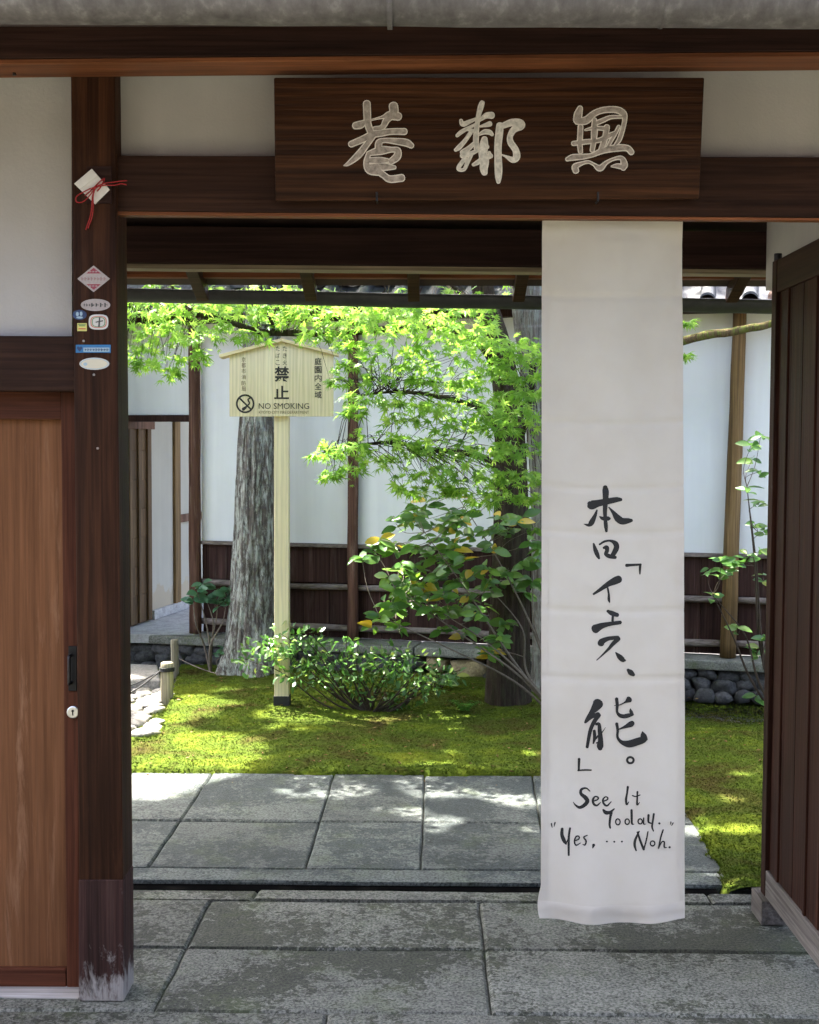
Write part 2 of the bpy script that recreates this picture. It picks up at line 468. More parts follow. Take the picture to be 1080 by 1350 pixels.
def leafmat(name, stops, trans, tfac=0.5, rough=0.45, spec=0.4):
    m, n, l, b = mk(name)
    g = n.new('ShaderNodeNewGeometry'); oi = n.new('ShaderNodeObjectInfo')
    ad = N(n, 'Math', operation='ADD'); l.new(g.outputs['Random Per Island'], ad.inputs[0]); l.new(oi.outputs['Random'], ad.inputs[1])
    fr = N(n, 'Math', operation='FRACT'); l.new(ad.outputs[0], fr.inputs[0])
    r = ramp(n, stops); l.new(fr.outputs[0], r.inputs[0])
    l.new(r.outputs[0], b.inputs['Base Color'])
    b.inputs['Roughness'].default_value = rough; b.inputs['Specular IOR Level'].default_value = spec
    tr = n.new('ShaderNodeBsdfTranslucent')
    l.new(mix(n, l, 1.0, r.outputs[0], trans, 'MULTIPLY'), tr.inputs['Color'])
    ms = n.new('ShaderNodeMixShader'); ms.inputs[0].default_value = tfac
    l.new(b.outputs[0], ms.inputs[1]); l.new(tr.outputs[0], ms.inputs[2]); l.new(ms.outputs[0], n['Material Output'].inputs['Surface'])
    return m
leafmat('maple_leaf', [(0.0, (0.085, 0.19, 0.020)), (0.5, (0.14, 0.275, 0.036)), (1.0, (0.24, 0.375, 0.065))], (2.25, 2.05, 2.0), 0.55)
leafmat('canopy_leaf', [(0.0, (0.05, 0.11, 0.012)), (1.0, (0.11, 0.22, 0.02))], (1.6, 1.5, 1.0), 0.4)
leafmat('cedar_leaf', [(0.0, (0.025, 0.06, 0.015)), (1.0, (0.05, 0.10, 0.022))], (1.2, 1.2, 1.0), 0.25)
leafmat('broad_leaf', [(0.0, (0.045, 0.12, 0.022)), (0.5, (0.085, 0.20, 0.03)), (0.945, (0.14, 0.26, 0.035)), (0.96, (0.45, 0.33, 0.03)), (1.0, (0.50, 0.38, 0.04))], (1.5, 1.4, 0.9), 0.35, 0.32, 0.5)
leafmat('camellia_leaf', [(0.0, (0.05, 0.13, 0.03)), (0.6, (0.085, 0.20, 0.04)), (0.90, (0.16, 0.27, 0.06)), (1.0, (0.28, 0.32, 0.07))], (1.4, 1.4, 1.0), 0.3, 0.3, 0.5)
leafmat('aucuba_leaf', [(0.0, (0.05, 0.14, 0.07)), (1.0, (0.09, 0.20, 0.10))], (1.3, 1.4, 1.0), 0.3, 0.35, 0.5)
leafmat('fern_leaf', [(0.0, (0.05, 0.16, 0.02)), (1.0, (0.10, 0.26, 0.03))], (1.5, 1.5, 1.0), 0.4)

def bark(name, c0, c1, c2, lichen, lich_amt):
    m, n, l, b = mk(name)
    v = coords(n, l, (52, 52, 2.6)); a = noise_tex(n, l, v, 1.0, 9, 0.72, 0.9)
    r = ramp(n, [(0.33, c0), (0.52, c1), (0.7, c2)]); l.new(a, r.inputs[0])
    c = r.outputs[0]
    if lich_amt:
        v2 = coords(n, l, (34, 34, 7.0)); a2 = noise_tex(n, l, v2, 1.0, 10, 0.78, 0.3)
        r2 = ramp(n, [(0.47, 0.0), (0.57, lich_amt)]); l.new(a2, r2.inputs[0])
        c = mix(n, l, r2.outputs[0], c, lichen)
    l.new(c, b.inputs['Base Color']); b.inputs['Roughness'].default_value = 0.95
    b.inputs['Specular IOR Level'].default_value = 0.15
    bump(n, l, b, a, 1.0, 0.02)
bark('cedar_bark', (0.026, 0.020, 0.016), (0.12, 0.105, 0.09), (0.26, 0.24, 0.20), (0.44, 0.47, 0.41), 0.85)
bark('maple_bark', (0.014, 0.010, 0.008), (0.040, 0.028, 0.020), (0.075, 0.052, 0.036), (0.08, 0.09, 0.04), 0.35)
bark('grey_bark', (0.05, 0.045, 0.04), (0.15, 0.135, 0.115), (0.26, 0.24, 0.20), (0.30, 0.34, 0.29), 0.6)
bark('mossy_bark', (0.05, 0.035, 0.02), (0.12, 0.085, 0.045), (0.20, 0.15, 0.07), (0.14, 0.19, 0.03), 0.8)

# moss
def mossmat(name, k):
    m, n, l, b = mk(name)
    tc = n.new('ShaderNodeTexCoord')
    v = tc.outputs['Object']
    a = noise_tex(n, l, v, 2.6, 8, 0.65, 0.4)
    r = ramp(n, [(0.28, (0.050*k, 0.032*k, 0.012*k)), (0.38, (0.075*k, 0.072*k, 0.012*k)), (0.50, (0.075*k, 0.115*k, 0.010*k)), (0.62, (0.135*k, 0.175*k, 0.013*k)), (0.80, (0.25*k, 0.26*k, 0.022*k))])
    l.new(a, r.inputs[0])
    f = noise_tex(n, l, v, 55, 5, 0.7)
    r2 = ramp(n, [(0.3, 0.45), (0.7, 1.25)]); l.new(f, r2.inputs[0])
    c = mix(n, l, 1.0, r.outputs[0], r2.outputs[0], 'MULTIPLY')
    l.new(c, b.inputs['Base Color']); b.inputs['Roughness'].default_value = 0.95; b.inputs['Specular IOR Level'].default_value = 0.1
    bump(n, l, b, f, 0.8, 0.012)
mossmat('moss_ground', 0.84)
mossmat('moss_tuft', 0.94)

# ------------------------------------------------------------------ setting: ground and paving
gm = MB(); gm.add([(-400,-400,-0.14),(400,-400,-0.14),(400,400,-0.14),(-400,400,-0.14)], [(0,1,2,3)])
tag(gm.build('ground', 'street_gravel'), 'pale ground around the gate', kind='structure')

def yg(py, px=540): return G(px, py).y
Y_FRONT_END = yg(1175); Y_PATH_0 = yg(1164); Y_PATH_END = yg(1020)
pave = MB(); pave.box(-6, 6, -3.0, Y_FRONT_END - 0.012, -0.13, -0.012)
pavement = tag(pave.build('pavement', 'joint_soil'), 'granite slab pavement under the gate', kind='structure')
pb = MB(); pb.box(-6, 1.3, Y_PATH_0 + 0.012, Y_PATH_END - 0.03, -0.13, -0.018)
garden_path = tag(pb.build('garden_path', 'joint_soil'), 'granite slab path inside the gate', kind='structure')
ds = MB(); ds.box(-6, 1.0, Y_FRONT_END - 0.006, Y_PATH_0 + 0.006, -0.13, -0.012)
ds.build('drain_channel', 'slot_black', pavement)

def slab(parent, mat, c4, z=0.0, gap=0.008, th=0.10, gx=0.0025):
    """paving slab from its four corners on the ground (bl, br, tr, tl)"""
    c = [Vector((p[0], p[1], 0)) for p in c4]
    ce = sum(c, Vector()) / 4
    o = []
    for i, p in enumerate(c):
        a = (c[(i+1) % 4] - p).normalized(); b2 = (c[i-1] - p).normalized()
        o.append(p + (a * gx + b2 * gap if i % 2 == 0 else a * gap + b2 * gx))
    mb = MB()
    # subdivided, slightly wandering edge
    ring = []
    for i in range(4):
        k = max(2, int((o[(i+1)%4]-o[i]).length / 0.07))
        for t in range(k):
            p = o[i].lerp(o[(i+1)%4], t / k)
            if t: p = p + Vector(noise.noise_vector(p * 7.0 + Vector((3.1, z*50, 0)))) * 0.0055
            ring.append(Vector((p.x, p.y, 0)))
    tz = z + rng.uniform(-0.002, 0.002)
    tilt = Vector((rng.uniform(-1, 1), rng.uniform(-1, 1), 0)) * 0.003
    n = len(ring)
    vs = [Vector((p.x, p.y, tz - th)) for p in ring]
    vs += [Vector((p.x, p.y, tz - 0.007 + tilt.dot(p - ce))) for p in ring]
    vs += [Vector((p.x, p.y, 0)) + (ce - p).normalized() * 0.0085 + Vector((0, 0, tz + tilt.dot(p - ce))) for p in ring]
    fs = []
    for j in range(2):
        for i in range(n):
            fs.append((j*n+i, j*n+(i+1)%n, (j+1)*n+(i+1)%n, (j+1)*n+i))
    fs.append(tuple(2*n+i for i in range(n)))
    mb.add(vs, fs)
    ob = mb.build('paving_slab', mat, parent)
    for f in ob.data.polygons: f.use_smooth = False
    return ob

def row(parent, mat, y0, y1, xs0, xs1, z=0.0, gap=0.008):
    for i in range(len(xs0) - 1):
        slab(parent, mat, [(xs0[i], y0), (xs0[i+1], y0), (xs1[i+1], y1), (xs1[i], y1)], z, gap)
def jx(a, b, Y):
    p, q = G(*a), G(*b)
    t = (Y - p.y) / (q.y - p.y)
    return p.x + (q.x - p.x) * t
FJ = [((278, 1187), (200, 1336)), ((632, 1187), (648, 1336))]
yb = [yg(1336), yg(1251), yg(1188), Y_FRONT_END]
for y0, y1 in ((yb[0], yb[1]), (yb[1], yb[2])):
    xa = [jx(*j, y0) for j in FJ]; xb = [jx(*j, y1) for j in FJ]
    row(pavement, 'front_slab_stone', y0, y1, [-3.3, -2.0] + xa + [1.42, 2.6], [-3.3, -2.0] + xb + [1.42, 2.6], gap=0.007)
x334 = G(334, 1181).x
row(pavement, 'front_slab_stone', yb[2], yb[3], [-3.2, -1.9, x334, 0.95, 2.3], [-3.2, -1.9, x334 + 0.01, 0.95, 2.3], z=0.001, gap=0.006)
for k, (y0, y1) in enumerate(((yb[0] - 0.42, yb[0]), (yb[0] - 1.25, yb[0] - 0.42), (yb[0] - 2.1, yb[0] - 1.25), (yb[0] - 3.0, yb[0] - 2.1))):
    xs = [-3.3 + (k % 2) * 0.5, -1.9 + (k % 3) * 0.2, -0.25 - 0.1 * k, 1.2 + 0.2 * (k % 2), 2.6]
    row(pavement, 'front_slab_stone', y0, y1, xs, xs, gap=0.007)

PE = [((902, 1064), (969, 1171))]                 # right edge of the path
def path_edge(Y): return jx((902, 1064), (969, 1171), Y)
PJ = [((278, 1022), (193, 1147)), ((440, 1022), (402, 1147)), ((560, 1022), (555, 1147)), ((702, 1022), (722, 1147))]
yp = [Y_PATH_0, yg(1147), yg(1084), Y_PATH_END]
row(garden_path, 'path_slab_stone', yp[0], yp[1], [-3.4, -1.75, 0.62, path_edge(yp[0])], [-3.4, -1.75, 0.62, path_edge(yp[1])], gap=0.005)
for y0, y1, dx in ((yp[1], yp[2], 0), (yp[2], yp[3], 0.0)):
    xa = [jx(*j, y0) for j in PJ]; xb = [jx(*j, y1) for j in PJ]
    row(garden_path, 'path_slab_stone', y0, y1, [-3.4, -2.2] + xa + [path_edge(y0)], [-3.4, -2.2] + xb + [path_edge(y1)], gap=0.009)

# ------------------------------------------------------------------ moss garden floor
COBBLE = [G(215, 945), G(236, 876)]
def cobble_side(x, y):
    a, b = COBBLE
    t = (y - a.y) / (b.y - a.y)
    return x - (a.x + (b.x - a.x) * t)            # < 0 : on the cobbles
def sstep(a, b, x):
    t = min(1, max(0, (x - a) / (b - a))); return t * t * (3 - 2 * t)
def moss_z(x, y):
    n1 = noise.noise(Vector((x * 0.9, y * 0.9, 0.3)))
    n2 = noise.noise(Vector((x * 4.2, y * 4.2, 1.7)))
    n3 = noise.noise(Vector((x * 14, y * 14, 5.7)))
    z = 0.022 + 0.018 * n1 + 0.010 * n2 + 0.005 * n3
    z -= 0.085 * sstep(0.5, 1.7, x) * sstep(6.3, 7.6, y)
    ed = 0.045 * noise.noise(Vector((x * 3.3, 9.1, y * 3.3))) + 0.022 * noise.noise(Vector((x * 9, 9.1, y * 9))) - 0.02 + 0.014 * noise.noise(Vector((x * 19, 2.1, y * 19)))
    inside = max(y - (Y_PATH_END - 0.008 + ed), x - (path_edge(y) + ed))
    if inside < 0: z = -0.05
    elif inside < 0.06: z = -0.004 + (z + 0.004) * math.sqrt(inside / 0.06)
    cs = cobble_side(x, y)
    if y > 6.3 and cs < 0.02: z = min(z, -0.02)
    return z
step = 0.026
xs = np.arange(-3.6, 3.4, step); ys = np.arange(Y_FRONT_END + 0.004, 9.3, step)
nx, ny = len(xs), len(ys)
V = np.empty((ny, nx, 3))
for j, yy in enumerate(ys):
    for i, xx in enumerate(xs):
        V[j, i] = (xx, yy, moss_z(xx, yy))
idx = np.arange(nx * ny).reshape(ny, nx)
F = np.stack([idx[:-1, :-1], idx[:-1, 1:], idx[1:, 1:], idx[1:, :-1]], -1).reshape(-1, 4)
keep = (V.reshape(-1, 3)[F][:, :, 2] > -0.045).any(1)
mo = np_mesh('moss_ground', V.reshape(-1, 3), F[keep], 'moss_ground', smooth=True)
tag(mo, 'green and brown moss covering the garden floor', kind='structure')
# tufts: thousands of tiny upright shoots
NT = 130000
P = []
while len(P) < NT:
    yy = Y_FRONT_END + 0.01 + (8.9 - Y_PATH_0) * rng.random() ** 1.15
    xx = rng.uniform(-0.27, 0.29) * yy
    zz = moss_z(xx, yy)
    if zz < -0.03 and (yy < Y_PATH_END + 0.12): continue
    cs_ = cobble_side(xx, yy)
    if cs_ < -0.12 and yy > 6.3: continue
    if cs_ < 0.02 and yy > 6.3: zz = max(zz, -0.012)
    P.append((xx, yy, zz))
P = np.array(P)
ang = nrng.uniform(0, 2 * np.pi, NT); hh = nrng.uniform(0.003, 0.008, NT); ww = nrng.uniform(0.0022, 0.0052, NT)
lean = nrng.normal(0, 0.009, (NT, 2))
dx = np.stack([np.cos(ang) * ww, np.sin(ang) * ww, np.zeros(NT)], 1)
A = P - dx; B = P + dx; C = P + np.stack([lean[:, 0], lean[:, 1], hh], 1)
A[:, 2] -= 0.003; B[:, 2] -= 0.003
V = np.stack([A, B, C], 1).reshape(-1, 3)
F = np.arange(NT * 3).reshape(-1, 3)
tag(np_mesh('moss_tufts', V, F, 'moss_tuft'), 'fine upright moss shoots over the whole garden floor', 'moss', kind='stuff')

# ------------------------------------------------------------------ the gate
gate = thing('gate', (0.1, 3.45, 0), 'dark timber gate with white plaster panels and wide opening', 'gate')
POST_Y0, POST_Y1 = 3.38, 3.50
# main post
z0 = 0.0
def post_quad(xl0, xr0, yt, xl1, xr1, yb_): return [(xl1, yb_), (xr1, yb_), (xr0, yt), (xl0, yt)]
mb = MB(); mb.qbox(post_quad(92.5, 151, 60, 104.2, 162, 1161), POST_Y0, POST_Y1)
post = mb.build('post', 'post_wood', gate, 0.006, 3, True)
mb = MB(); q = [U(103.7, 1350, POST_Y0-0.002), U(163.5, 1350, POST_Y0-0.002), U(162.3, 1160, POST_Y0-0.002), U(103.2, 1160, POST_Y0-0.002)]
for p in q[:2]: p.z = 0.0
mb.slab(q, (0, 0.124, 0))
pf = mb.build('post_foot', 'post_foot_wood', post, 0.006, 3, True)
pf['label'] = 'weathered post foot with pale worn base'
# right post, just outside the picture
mb = MB(); mb.box(1.17, 1.29, POST_Y0, POST_Y1, 0, 2.62)
mb.build('post', 'post_wood', gate, 0.006, 3, True)
for x0 in (-1.75, 1.24):
    mb = MB(); mb.box(x0, x0 + 0.11, 4.40, 4.51, 0, 2.2)
    mb.build('rear_post', 'inner_beam_wood', gate, 0.006)
# front eave beam (redder, brighter strip below puts the lit underside into colour)
mb = MB(); mb.slab([U(-420, 81, 3.25), U(1500, 63, 3.25), U(1500, 63, 3.25) + Vector((0, 0, 0.2)), U(-420, 81, 3.25) + Vector((0, 0, 0.2))], (0, 0.128, 0))
eb = mb.build('eave_beam', 'beam_wood', gate, 0.003)
a, b2 = U(-420, 81, 3.25), U(1500, 63, 3.25)
mb = MB(); mb.slab([a + Vector((0, 0.004, -0.012)), b2 + Vector((0, 0.004, -0.012)), b2 + Vector((0, 0.004, -0.0005)), a + Vector((0, 0.004, -0.0005))], (0, 0.122, 0))
mb.build('lit_underside', 'beam_edge_wood', eb, 0.002)
for px, py in ((18, 96),):
    h = U(px, 93, 3.33)
    mb = MB(); mb.tube([h + Vector((0, 0, 0.03)), h, h + Vector((0.002, 0, -0.012))], [0.003, 0.003, 0.005], 6)
    mb.build('hook', 'iron', eb)
# plaster panels
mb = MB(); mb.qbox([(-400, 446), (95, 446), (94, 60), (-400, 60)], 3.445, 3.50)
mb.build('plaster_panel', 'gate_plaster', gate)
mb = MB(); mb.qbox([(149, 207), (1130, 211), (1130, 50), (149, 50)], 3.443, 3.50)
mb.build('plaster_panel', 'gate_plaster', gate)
# lintel
mb = MB(); mb.qbox([(153, 278), (1140, 287.5), (1140, 207), (150.6, 205)], 3.400, 3.434)
lint = mb.build('lintel', 'lintel_wood', gate, 0.003)
mb = MB(); mb.qbox([(154, 283.5), (1140, 291), (1140, 287.8), (154, 278.4)], 3.398, 3.432)
mb.build('edge_strip', 'beam_edge_wood', lint, 0.0015)
# side door bay on the left
mb = MB(); mb.qbox([(-400, 514), (100, 516), (98, 443), (-400, 440)], 3.41, 3.50)
mb.build('side_lintel', 'lintel_wood', gate, 0.004)
door = MB(); door.qbox([(-330, 1278), (92, 1278), (86, 546), (-330, 544)], 3.482, 3.50)
side_door = door.build('side_door', 'door_panel_wood', gate)
side_door['label'] = 'red brown sliding side door panel'
mb = MB(); mb.qbox([(88, 1311), (105.5, 1311), (101, 516.5), (80, 516.5)], 3.462, 3.497); mb.build('stile', 'door_frame_wood', side_door, 0.003)
mb = MB(); mb.qbox([(-330, 551), (81.2, 553), (80.0, 516.7), (-330, 514.5)], 3.4625, 3.4805); mb.build('rail', 'door_rail_wood', side_door, 0.003)
mb = MB(); mb.qbox([(-330, 1311), (87.2, 1311), (86.9, 1277), (-330, 1277)], 3.4625, 3.4805); mb.build('rail', 'door_rail_wood', side_door, 0.003)
# pull handle and lock
hx = U(95.5, 880, 3.458)
mb = MB(); mb.qbox([(90, 911), (101, 911), (101, 852), (90, 852)], 3.457, 3.4625)
hd = mb.build('handle', 'black_metal', side_door, 0.001)
mb = MB(); p0, p1 = U(94, 900, 3.458), U(94, 864, 3.458); o_ = Vector((0, -0.022, 0))
mb.tube([p0, p0 + o_, p0 + o_ + Vector((0, 0, 0.006)), p1 + o_ - Vector((0, 0, 0.006)), p1 + o_, p1], 0.0045, 8)
g_ = mb.build('grip', 'iron', side_door, smooth=True)
mb = MB(); c_ = U(97, 938.5, 3.4625)
mb.tube([c_, c_ + Vector((0, -0.007, 0)), c_ + Vector((0, -0.008, 0))], [0.0165, 0.0165, 0.0145], 28)
lk = mb.build('lock', 'steel', side_door, smooth=False)
mb = MB(); mb.box(c_.x - 0.0016, c_.x + 0.0016, c_.y - 0.0092, c_.y - 0.0078, c_.z - 0.008, c_.z + 0.004)
mb.tube([c_ + Vector((0, -0.0078, 0.004)), c_ + Vector((0, -0.0094, 0.004))], 0.0035, 12)
mb.build('keyhole', 'black_metal', side_door)
mb = MB(); q = [U(-330, 1350, 3.395), U(103, 1350, 3.395), U(103, 1315, 3.395), U(-330, 1313, 3.395)]
q[0].z = q[1].z = 0.0
mb.slab(q, (0, 0.105, 0)); mb.build('sill', 'grey_wood_x', gate, 0.006, 2, jit=0.003)
# inner beam at the back of the gate, pale batten under it
mb = MB(); a, b2 = U(-200, 343, 4.40), U(1300, 357, 4.40)
mb.slab([a, b2, b2 + Vector((0, 0, .125)), a + Vector((0, 0, .125))], (0, 0.11, 0))
ib = mb.build('inner_beam', 'inner_beam_wood', gate, 0.004)
mb = MB(); mb.slab([a + Vector((0, .012, -.0165)), b2 + Vector((0, .012, -.0165)), b2 + Vector((0, .012, -.001)), a + Vector((0, .012, -.001))], (0, 0.08, 0))
mb.build('batten', 'pale_batten_wood', ib, 0.001)
# right side wall of the gate above the leaf
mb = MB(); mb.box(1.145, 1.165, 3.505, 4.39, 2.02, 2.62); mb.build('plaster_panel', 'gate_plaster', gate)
# roof: sheathing, rafters
def roof_z(Y): return 2.078 + 0.335 * (4.98 - Y) if Y > 3.45 else 2.078 + 0.335 * 1.53 - 0.30 * (3.45 - Y)
for (ya, yb2) in ((3.45, 4.92), (2.80, 3.45)):
    mb = MB(); za, zb = roof_z(ya + 1e-4), roof_z(yb2)
    mb.slab([(-3.2, ya, za), (3.2, ya, za), (3.2, ya, za + .09), (-3.2, ya, za + .09)], (0, yb2 - ya, zb - za))
    mb.build('roof', 'underboard', gate)
def rafter(x, ya, yb2, h=0.055, wd=0.045):
    mb = MB(); za, zb = roof_z(ya) - 0.002, roof_z(yb2) - 0.002
    mb.slab([(x-wd/2, ya, za-h), (x+wd/2, ya, za-h), (x+wd/2, ya, za), (x-wd/2, ya, za)], (0, yb2 - ya, zb - za))
    mb.build('rafter', 'lintel_wood', gate, 0.003)
for px in (-190, -42, 108, 253, 403, 545, 690, 840, 985, 1130):
    rafter(U(px, 370, 4.7).x, 4.515, 4.93)
for k, (yy, dz) in enumerate(((4.62, 0), (4.80, 0))):
    mb = MB(); z = roof_z(yy) - 0.004
    mb.box(-3.1, 3.1, yy, yy + 0.05, z - 0.022, z - 0.001); mb.build('eave_batten', 'beam_edge_wood', gate, 0.002)
# rear gutter (dark, drooping to the right) and front gutter (grey, streaked)
def gutter(name, mat, pa, pb_, r, seam=None, n=14, lip=0.006):
    d = (pb_ - pa); K = 60
    mb = MB(); vs = []; fs = []
    t = d.normalized(); up = Vector((0, 0, 1)); fw = t.cross(up).normalized()
    th = 0.003
    prof = []
    for k in range(n + 1):
        a_ = math.pi * k / n
        prof.append((math.cos(a_) * r, -math.sin(a_) * r))
    prof = [(r + lip, 0.004), (r + lip, -0.002)] + prof + [(-r - lip, -0.002), (-r - lip, 0.004)]
    inner = [(x * (1 - th / r), y * (1 - th / r) + 0.001) for x, y in prof]
    loop = prof + inner[::-1]
    m_ = len(loop)
    for i in range(K + 1):
        c = pa.lerp(pb_, i / K) + Vector((0, 0, 0.003 * noise.noise(Vector((i * 0.17, r * 40, 0)))))
        for x, y in loop:
            vs.append(c + fw * x + up * y)
    for i in range(K):
        for k in range(m_):
            fs.append((i*m_+k, i*m_+(k+1) % m_, (i+1)*m_+(k+1) % m_, (i+1)*m_+k))
    mb.add(vs, fs)
    return mb.build(name, mat, gate, smooth=True)
ga, gb = U(-300, 29, 2.76), U(1400, 37.5, 2.76)
fg = gutter('front_gutter', 'gutter_metal', ga + Vector((0, 0, 0.066)), gb + Vector((0, 0, 0.066)), 0.066)
def strap(px, par, w_=0.010, Y=2.76, r=0.069, mat='gutter_metal', gap=0.0035):
    t_ = (px + 300) / 1700; c = ga.lerp(gb, t_) + Vector((0, 0, 0.066))
    mb = MB(); vs = []; fs = []
    K = 14
    for k in range(K + 1):
        a_ = -0.15 + (math.pi + 0.3) * k / K
        for rr in (r, r + gap):
            for sx in (-w_, w_):
                vs.append(Vector((c.x + sx, c.y - math.cos(a_) * rr, c.z - math.sin(a_) * rr)))
    for k in range(K):
        i = 4 * k
        fs += [(i+2, i+3, i+7, i+6), (i, i+4, i+5, i+1), (i, i+2, i+6, i+4), (i+1, i+5, i+7, i+3)]
    mb.add(vs, fs)
    return mb.build('gutter_bracket', mat, fg)
strap(519, fg, 0.0055); strap(877, fg, 0.003, gap=0.001, r=0.067); strap(-60, fg, 0.0055); strap(1120, fg, 0.0055)
ra, rb = U(-300, 390, 5.0), U(1300, 419, 5.0)
ga2 = gutter('rear_gutter', 'gutter_dark', ra + Vector((0, 0, 0.045)), rb + Vector((0, 0, 0.045)), 0.045)

# right door leaf, swung open inward
lx = 0.5 * (U(1018, 345, 4.05).x + U(1003, 1175, 4.05).x)
ZT, ZB = U(1018, 345, 4.05).z, U(1003, 1175, 4.05).z
leaf = MB(); leaf.box(lx + 0.014, lx + 0.038, 3.38 + 0.03, 4.01, ZB + 0.07, ZT - 0.06)
dl = leaf.build('door_leaf', 'leaf_wood', gate)
dl['label'] = 'dark boarded gate leaf swung open'
mb = MB(); mb.box(lx, lx + 0.05, 4.00, 4.05, ZB, ZT); mb.build('stile', 'leaf_wood', dl, 0.003)
mb = MB(); mb.box(lx, lx + 0.05, 3.36, 3.41, ZB, ZT); mb.build('stile', 'leaf_wood', dl, 0.003)
mb = MB(); mb.box(lx + 0.002, lx + 0.048, 3.411, 3.999, ZT - 0.10, ZT - 0.001); mb.build('rail', 'leaf_rail_wood', dl, 0.003)
mb = MB(); mb.box(lx + 0.001, lx + 0.049, 3.411, 3.9995, ZB + 0.001, ZB + 0.085); br = mb.build('rail', 'grey_wood_y', dl, 0.004)
br['label'] = 'weathered grey bottom rail'
for yy in (3.60, 3.88):
    mb = MB(); mb.box(lx + 0.004, lx + 0.0135, yy, yy + 0.016, ZB + 0.086, ZT - 0.101); mb.build('batten', 'leaf_wood', dl, 0.002)
for yy in (3.55, 3.68, 3.80, 3.915):
    mb = MB(); mb.box(lx + 0.0105, lx + 0.0135, yy - 0.056, yy + 0.058, ZB + 0.086, ZT - 0.101); mb.build('board', 'leaf_wood', dl, 0.001)
c_ = Vector((lx + 0.012, 4.03, ZT))
mb = MB(); mb.tube([c_, c_ + Vector((0, 0, 0.022))], 0.012, 12)
mb.build('pivot', 'iron', dl)
pbk = U(998, 1222, 4.02); pbt = U(1022, 1188, 4.02)
mb = MB(); mb.box(pbk.x, pbk.x + 0.075, 3.97, 4.10, 0.0, ZB - 0.004)
tag(mb.build('wooden_block', 'grey_wood_y', None, 0.006, off=Vector((0, 0, 0))), 'small weathered wooden block under the corner of the open gate leaf', 'wooden block')

# ------------------------------------------------------------------ unseen house added across the street to shade the gate and bounce light
house = thing('added_house', (0, -5.2, 0), 'unseen two storey house with dark boards, added across the street to shade the gate', 'house')
mb = MB(); mb.box(-8, 8, -10, -5.2, -0.14, 3.0); mb.build('wall', 'wall_board_wood', house)
mb = MB(); mb.box(-8, 8, -10, -5.5, 3.3, 5.6); mb.build('wall', 'gate_plaster', house)
for za, yo in ((3.0, -4.4), (5.6, -4.7)):
    mb = MB(); mb.slab([(-8.4, yo, za), (8.4, yo, za), (8.4, yo, za + .12), (-8.4, yo, za + .12)], (0, -1.3 if za < 4 else -3.2, 0.45 if za < 4 else 1.5)); mb.build('roof', 'tile_stone', house)
for k in range(5):
    x0 = -7 + 3 * k
    mb = MB(); mb.box(x0, x0 + 1.8, -5.19, -5.12, 0.8, 2.3); wf_ = mb.build('window', 'inner_beam_wood', house, 0.01)
    for j in range(12):
        mb = MB(); mb.box(x0 + .08 + j * .14, x0 + .12 + j * .14, -5.119, -5.08, 0.82, 2.28); mb.build('lattice_bar', 'post_wood', wf_)

# ------------------------------------------------------------------ brush strokes
def stroke_faces(pts, zoff, place, scale=1.0, sub=6, grow=0.0, capn=6):
    """brush stroke: pts = (x, y, width); returns verts, tri faces; place(x, y, lift) -> 3D"""
    C = catmull([(p[0], p[1], p[2]) for p in pts], sub)
    L = []; Rr = []
    for i, c in enumerate(C):
        a = C[max(0, i - 1)]; d = C[min(len(C) - 1, i + 1)]
        t = d[:2] - a[:2]; t = t / (np.hypot(*t) + 1e-9)
        nn = np.array([-t[1], t[0]]); hw = max(c[2], 2.0) / 2 + grow
        L.append(c[:2] + nn * hw); Rr.append(c[:2] - nn * hw)
    def cap(c, t, hw, s):
        out = []
        for k in range(1, capn):
            a_ = math.pi * k / capn
            nn = np.array([-t[1], t[0]])
            out.append(c + nn * math.cos(a_) * hw * s + t * math.sin(a_) * hw * s * 0.85)
        return out
    t1 = C[-1][:2] - C[-2][:2]; t1 = t1 / (np.hypot(*t1) + 1e-9)
    t0 = C[0][:2] - C[1][:2]; t0 = t0 / (np.hypot(*t0) + 1e-9)
    endc = cap(C[-1][:2], t1, max(C[-1][2], 2) / 2 + grow, 1)
    begc = cap(C[0][:2], t0, max(C[0][2], 2) / 2 + grow, 1)
    vs = []; fs = []
    for a, b_ in zip(L, Rr): vs += [a, b_]
    for i in range(len(C) - 1):
        fs += [(2*i, 2*i+1, 2*i+3), (2*i, 2*i+3, 2*i+2)]
    def fan(ids): return [(ids[0], ids[i], ids[i+1]) for i in range(1, len(ids) - 1)]
    n0 = len(vs); vs += endc; last = 2 * (len(C) - 1)
    fs += fan([last] + list(range(n0, n0 + len(endc))) + [last + 1])
    n0 = len(vs); vs += begc
    fs += fan([1] + list(range(n0, n0 + len(begc))) + [0])
    return [place(v[0], v[1], zoff) for v in vs], fs
def ring_pts(cx, cy, rx, ry, w_, n=12):
    return [(cx + rx * math.cos(2*math.pi*k/n - 1.2), cy + ry * math.sin(2*math.pi*k/n - 1.2), w_) for k in range(n + 1)]

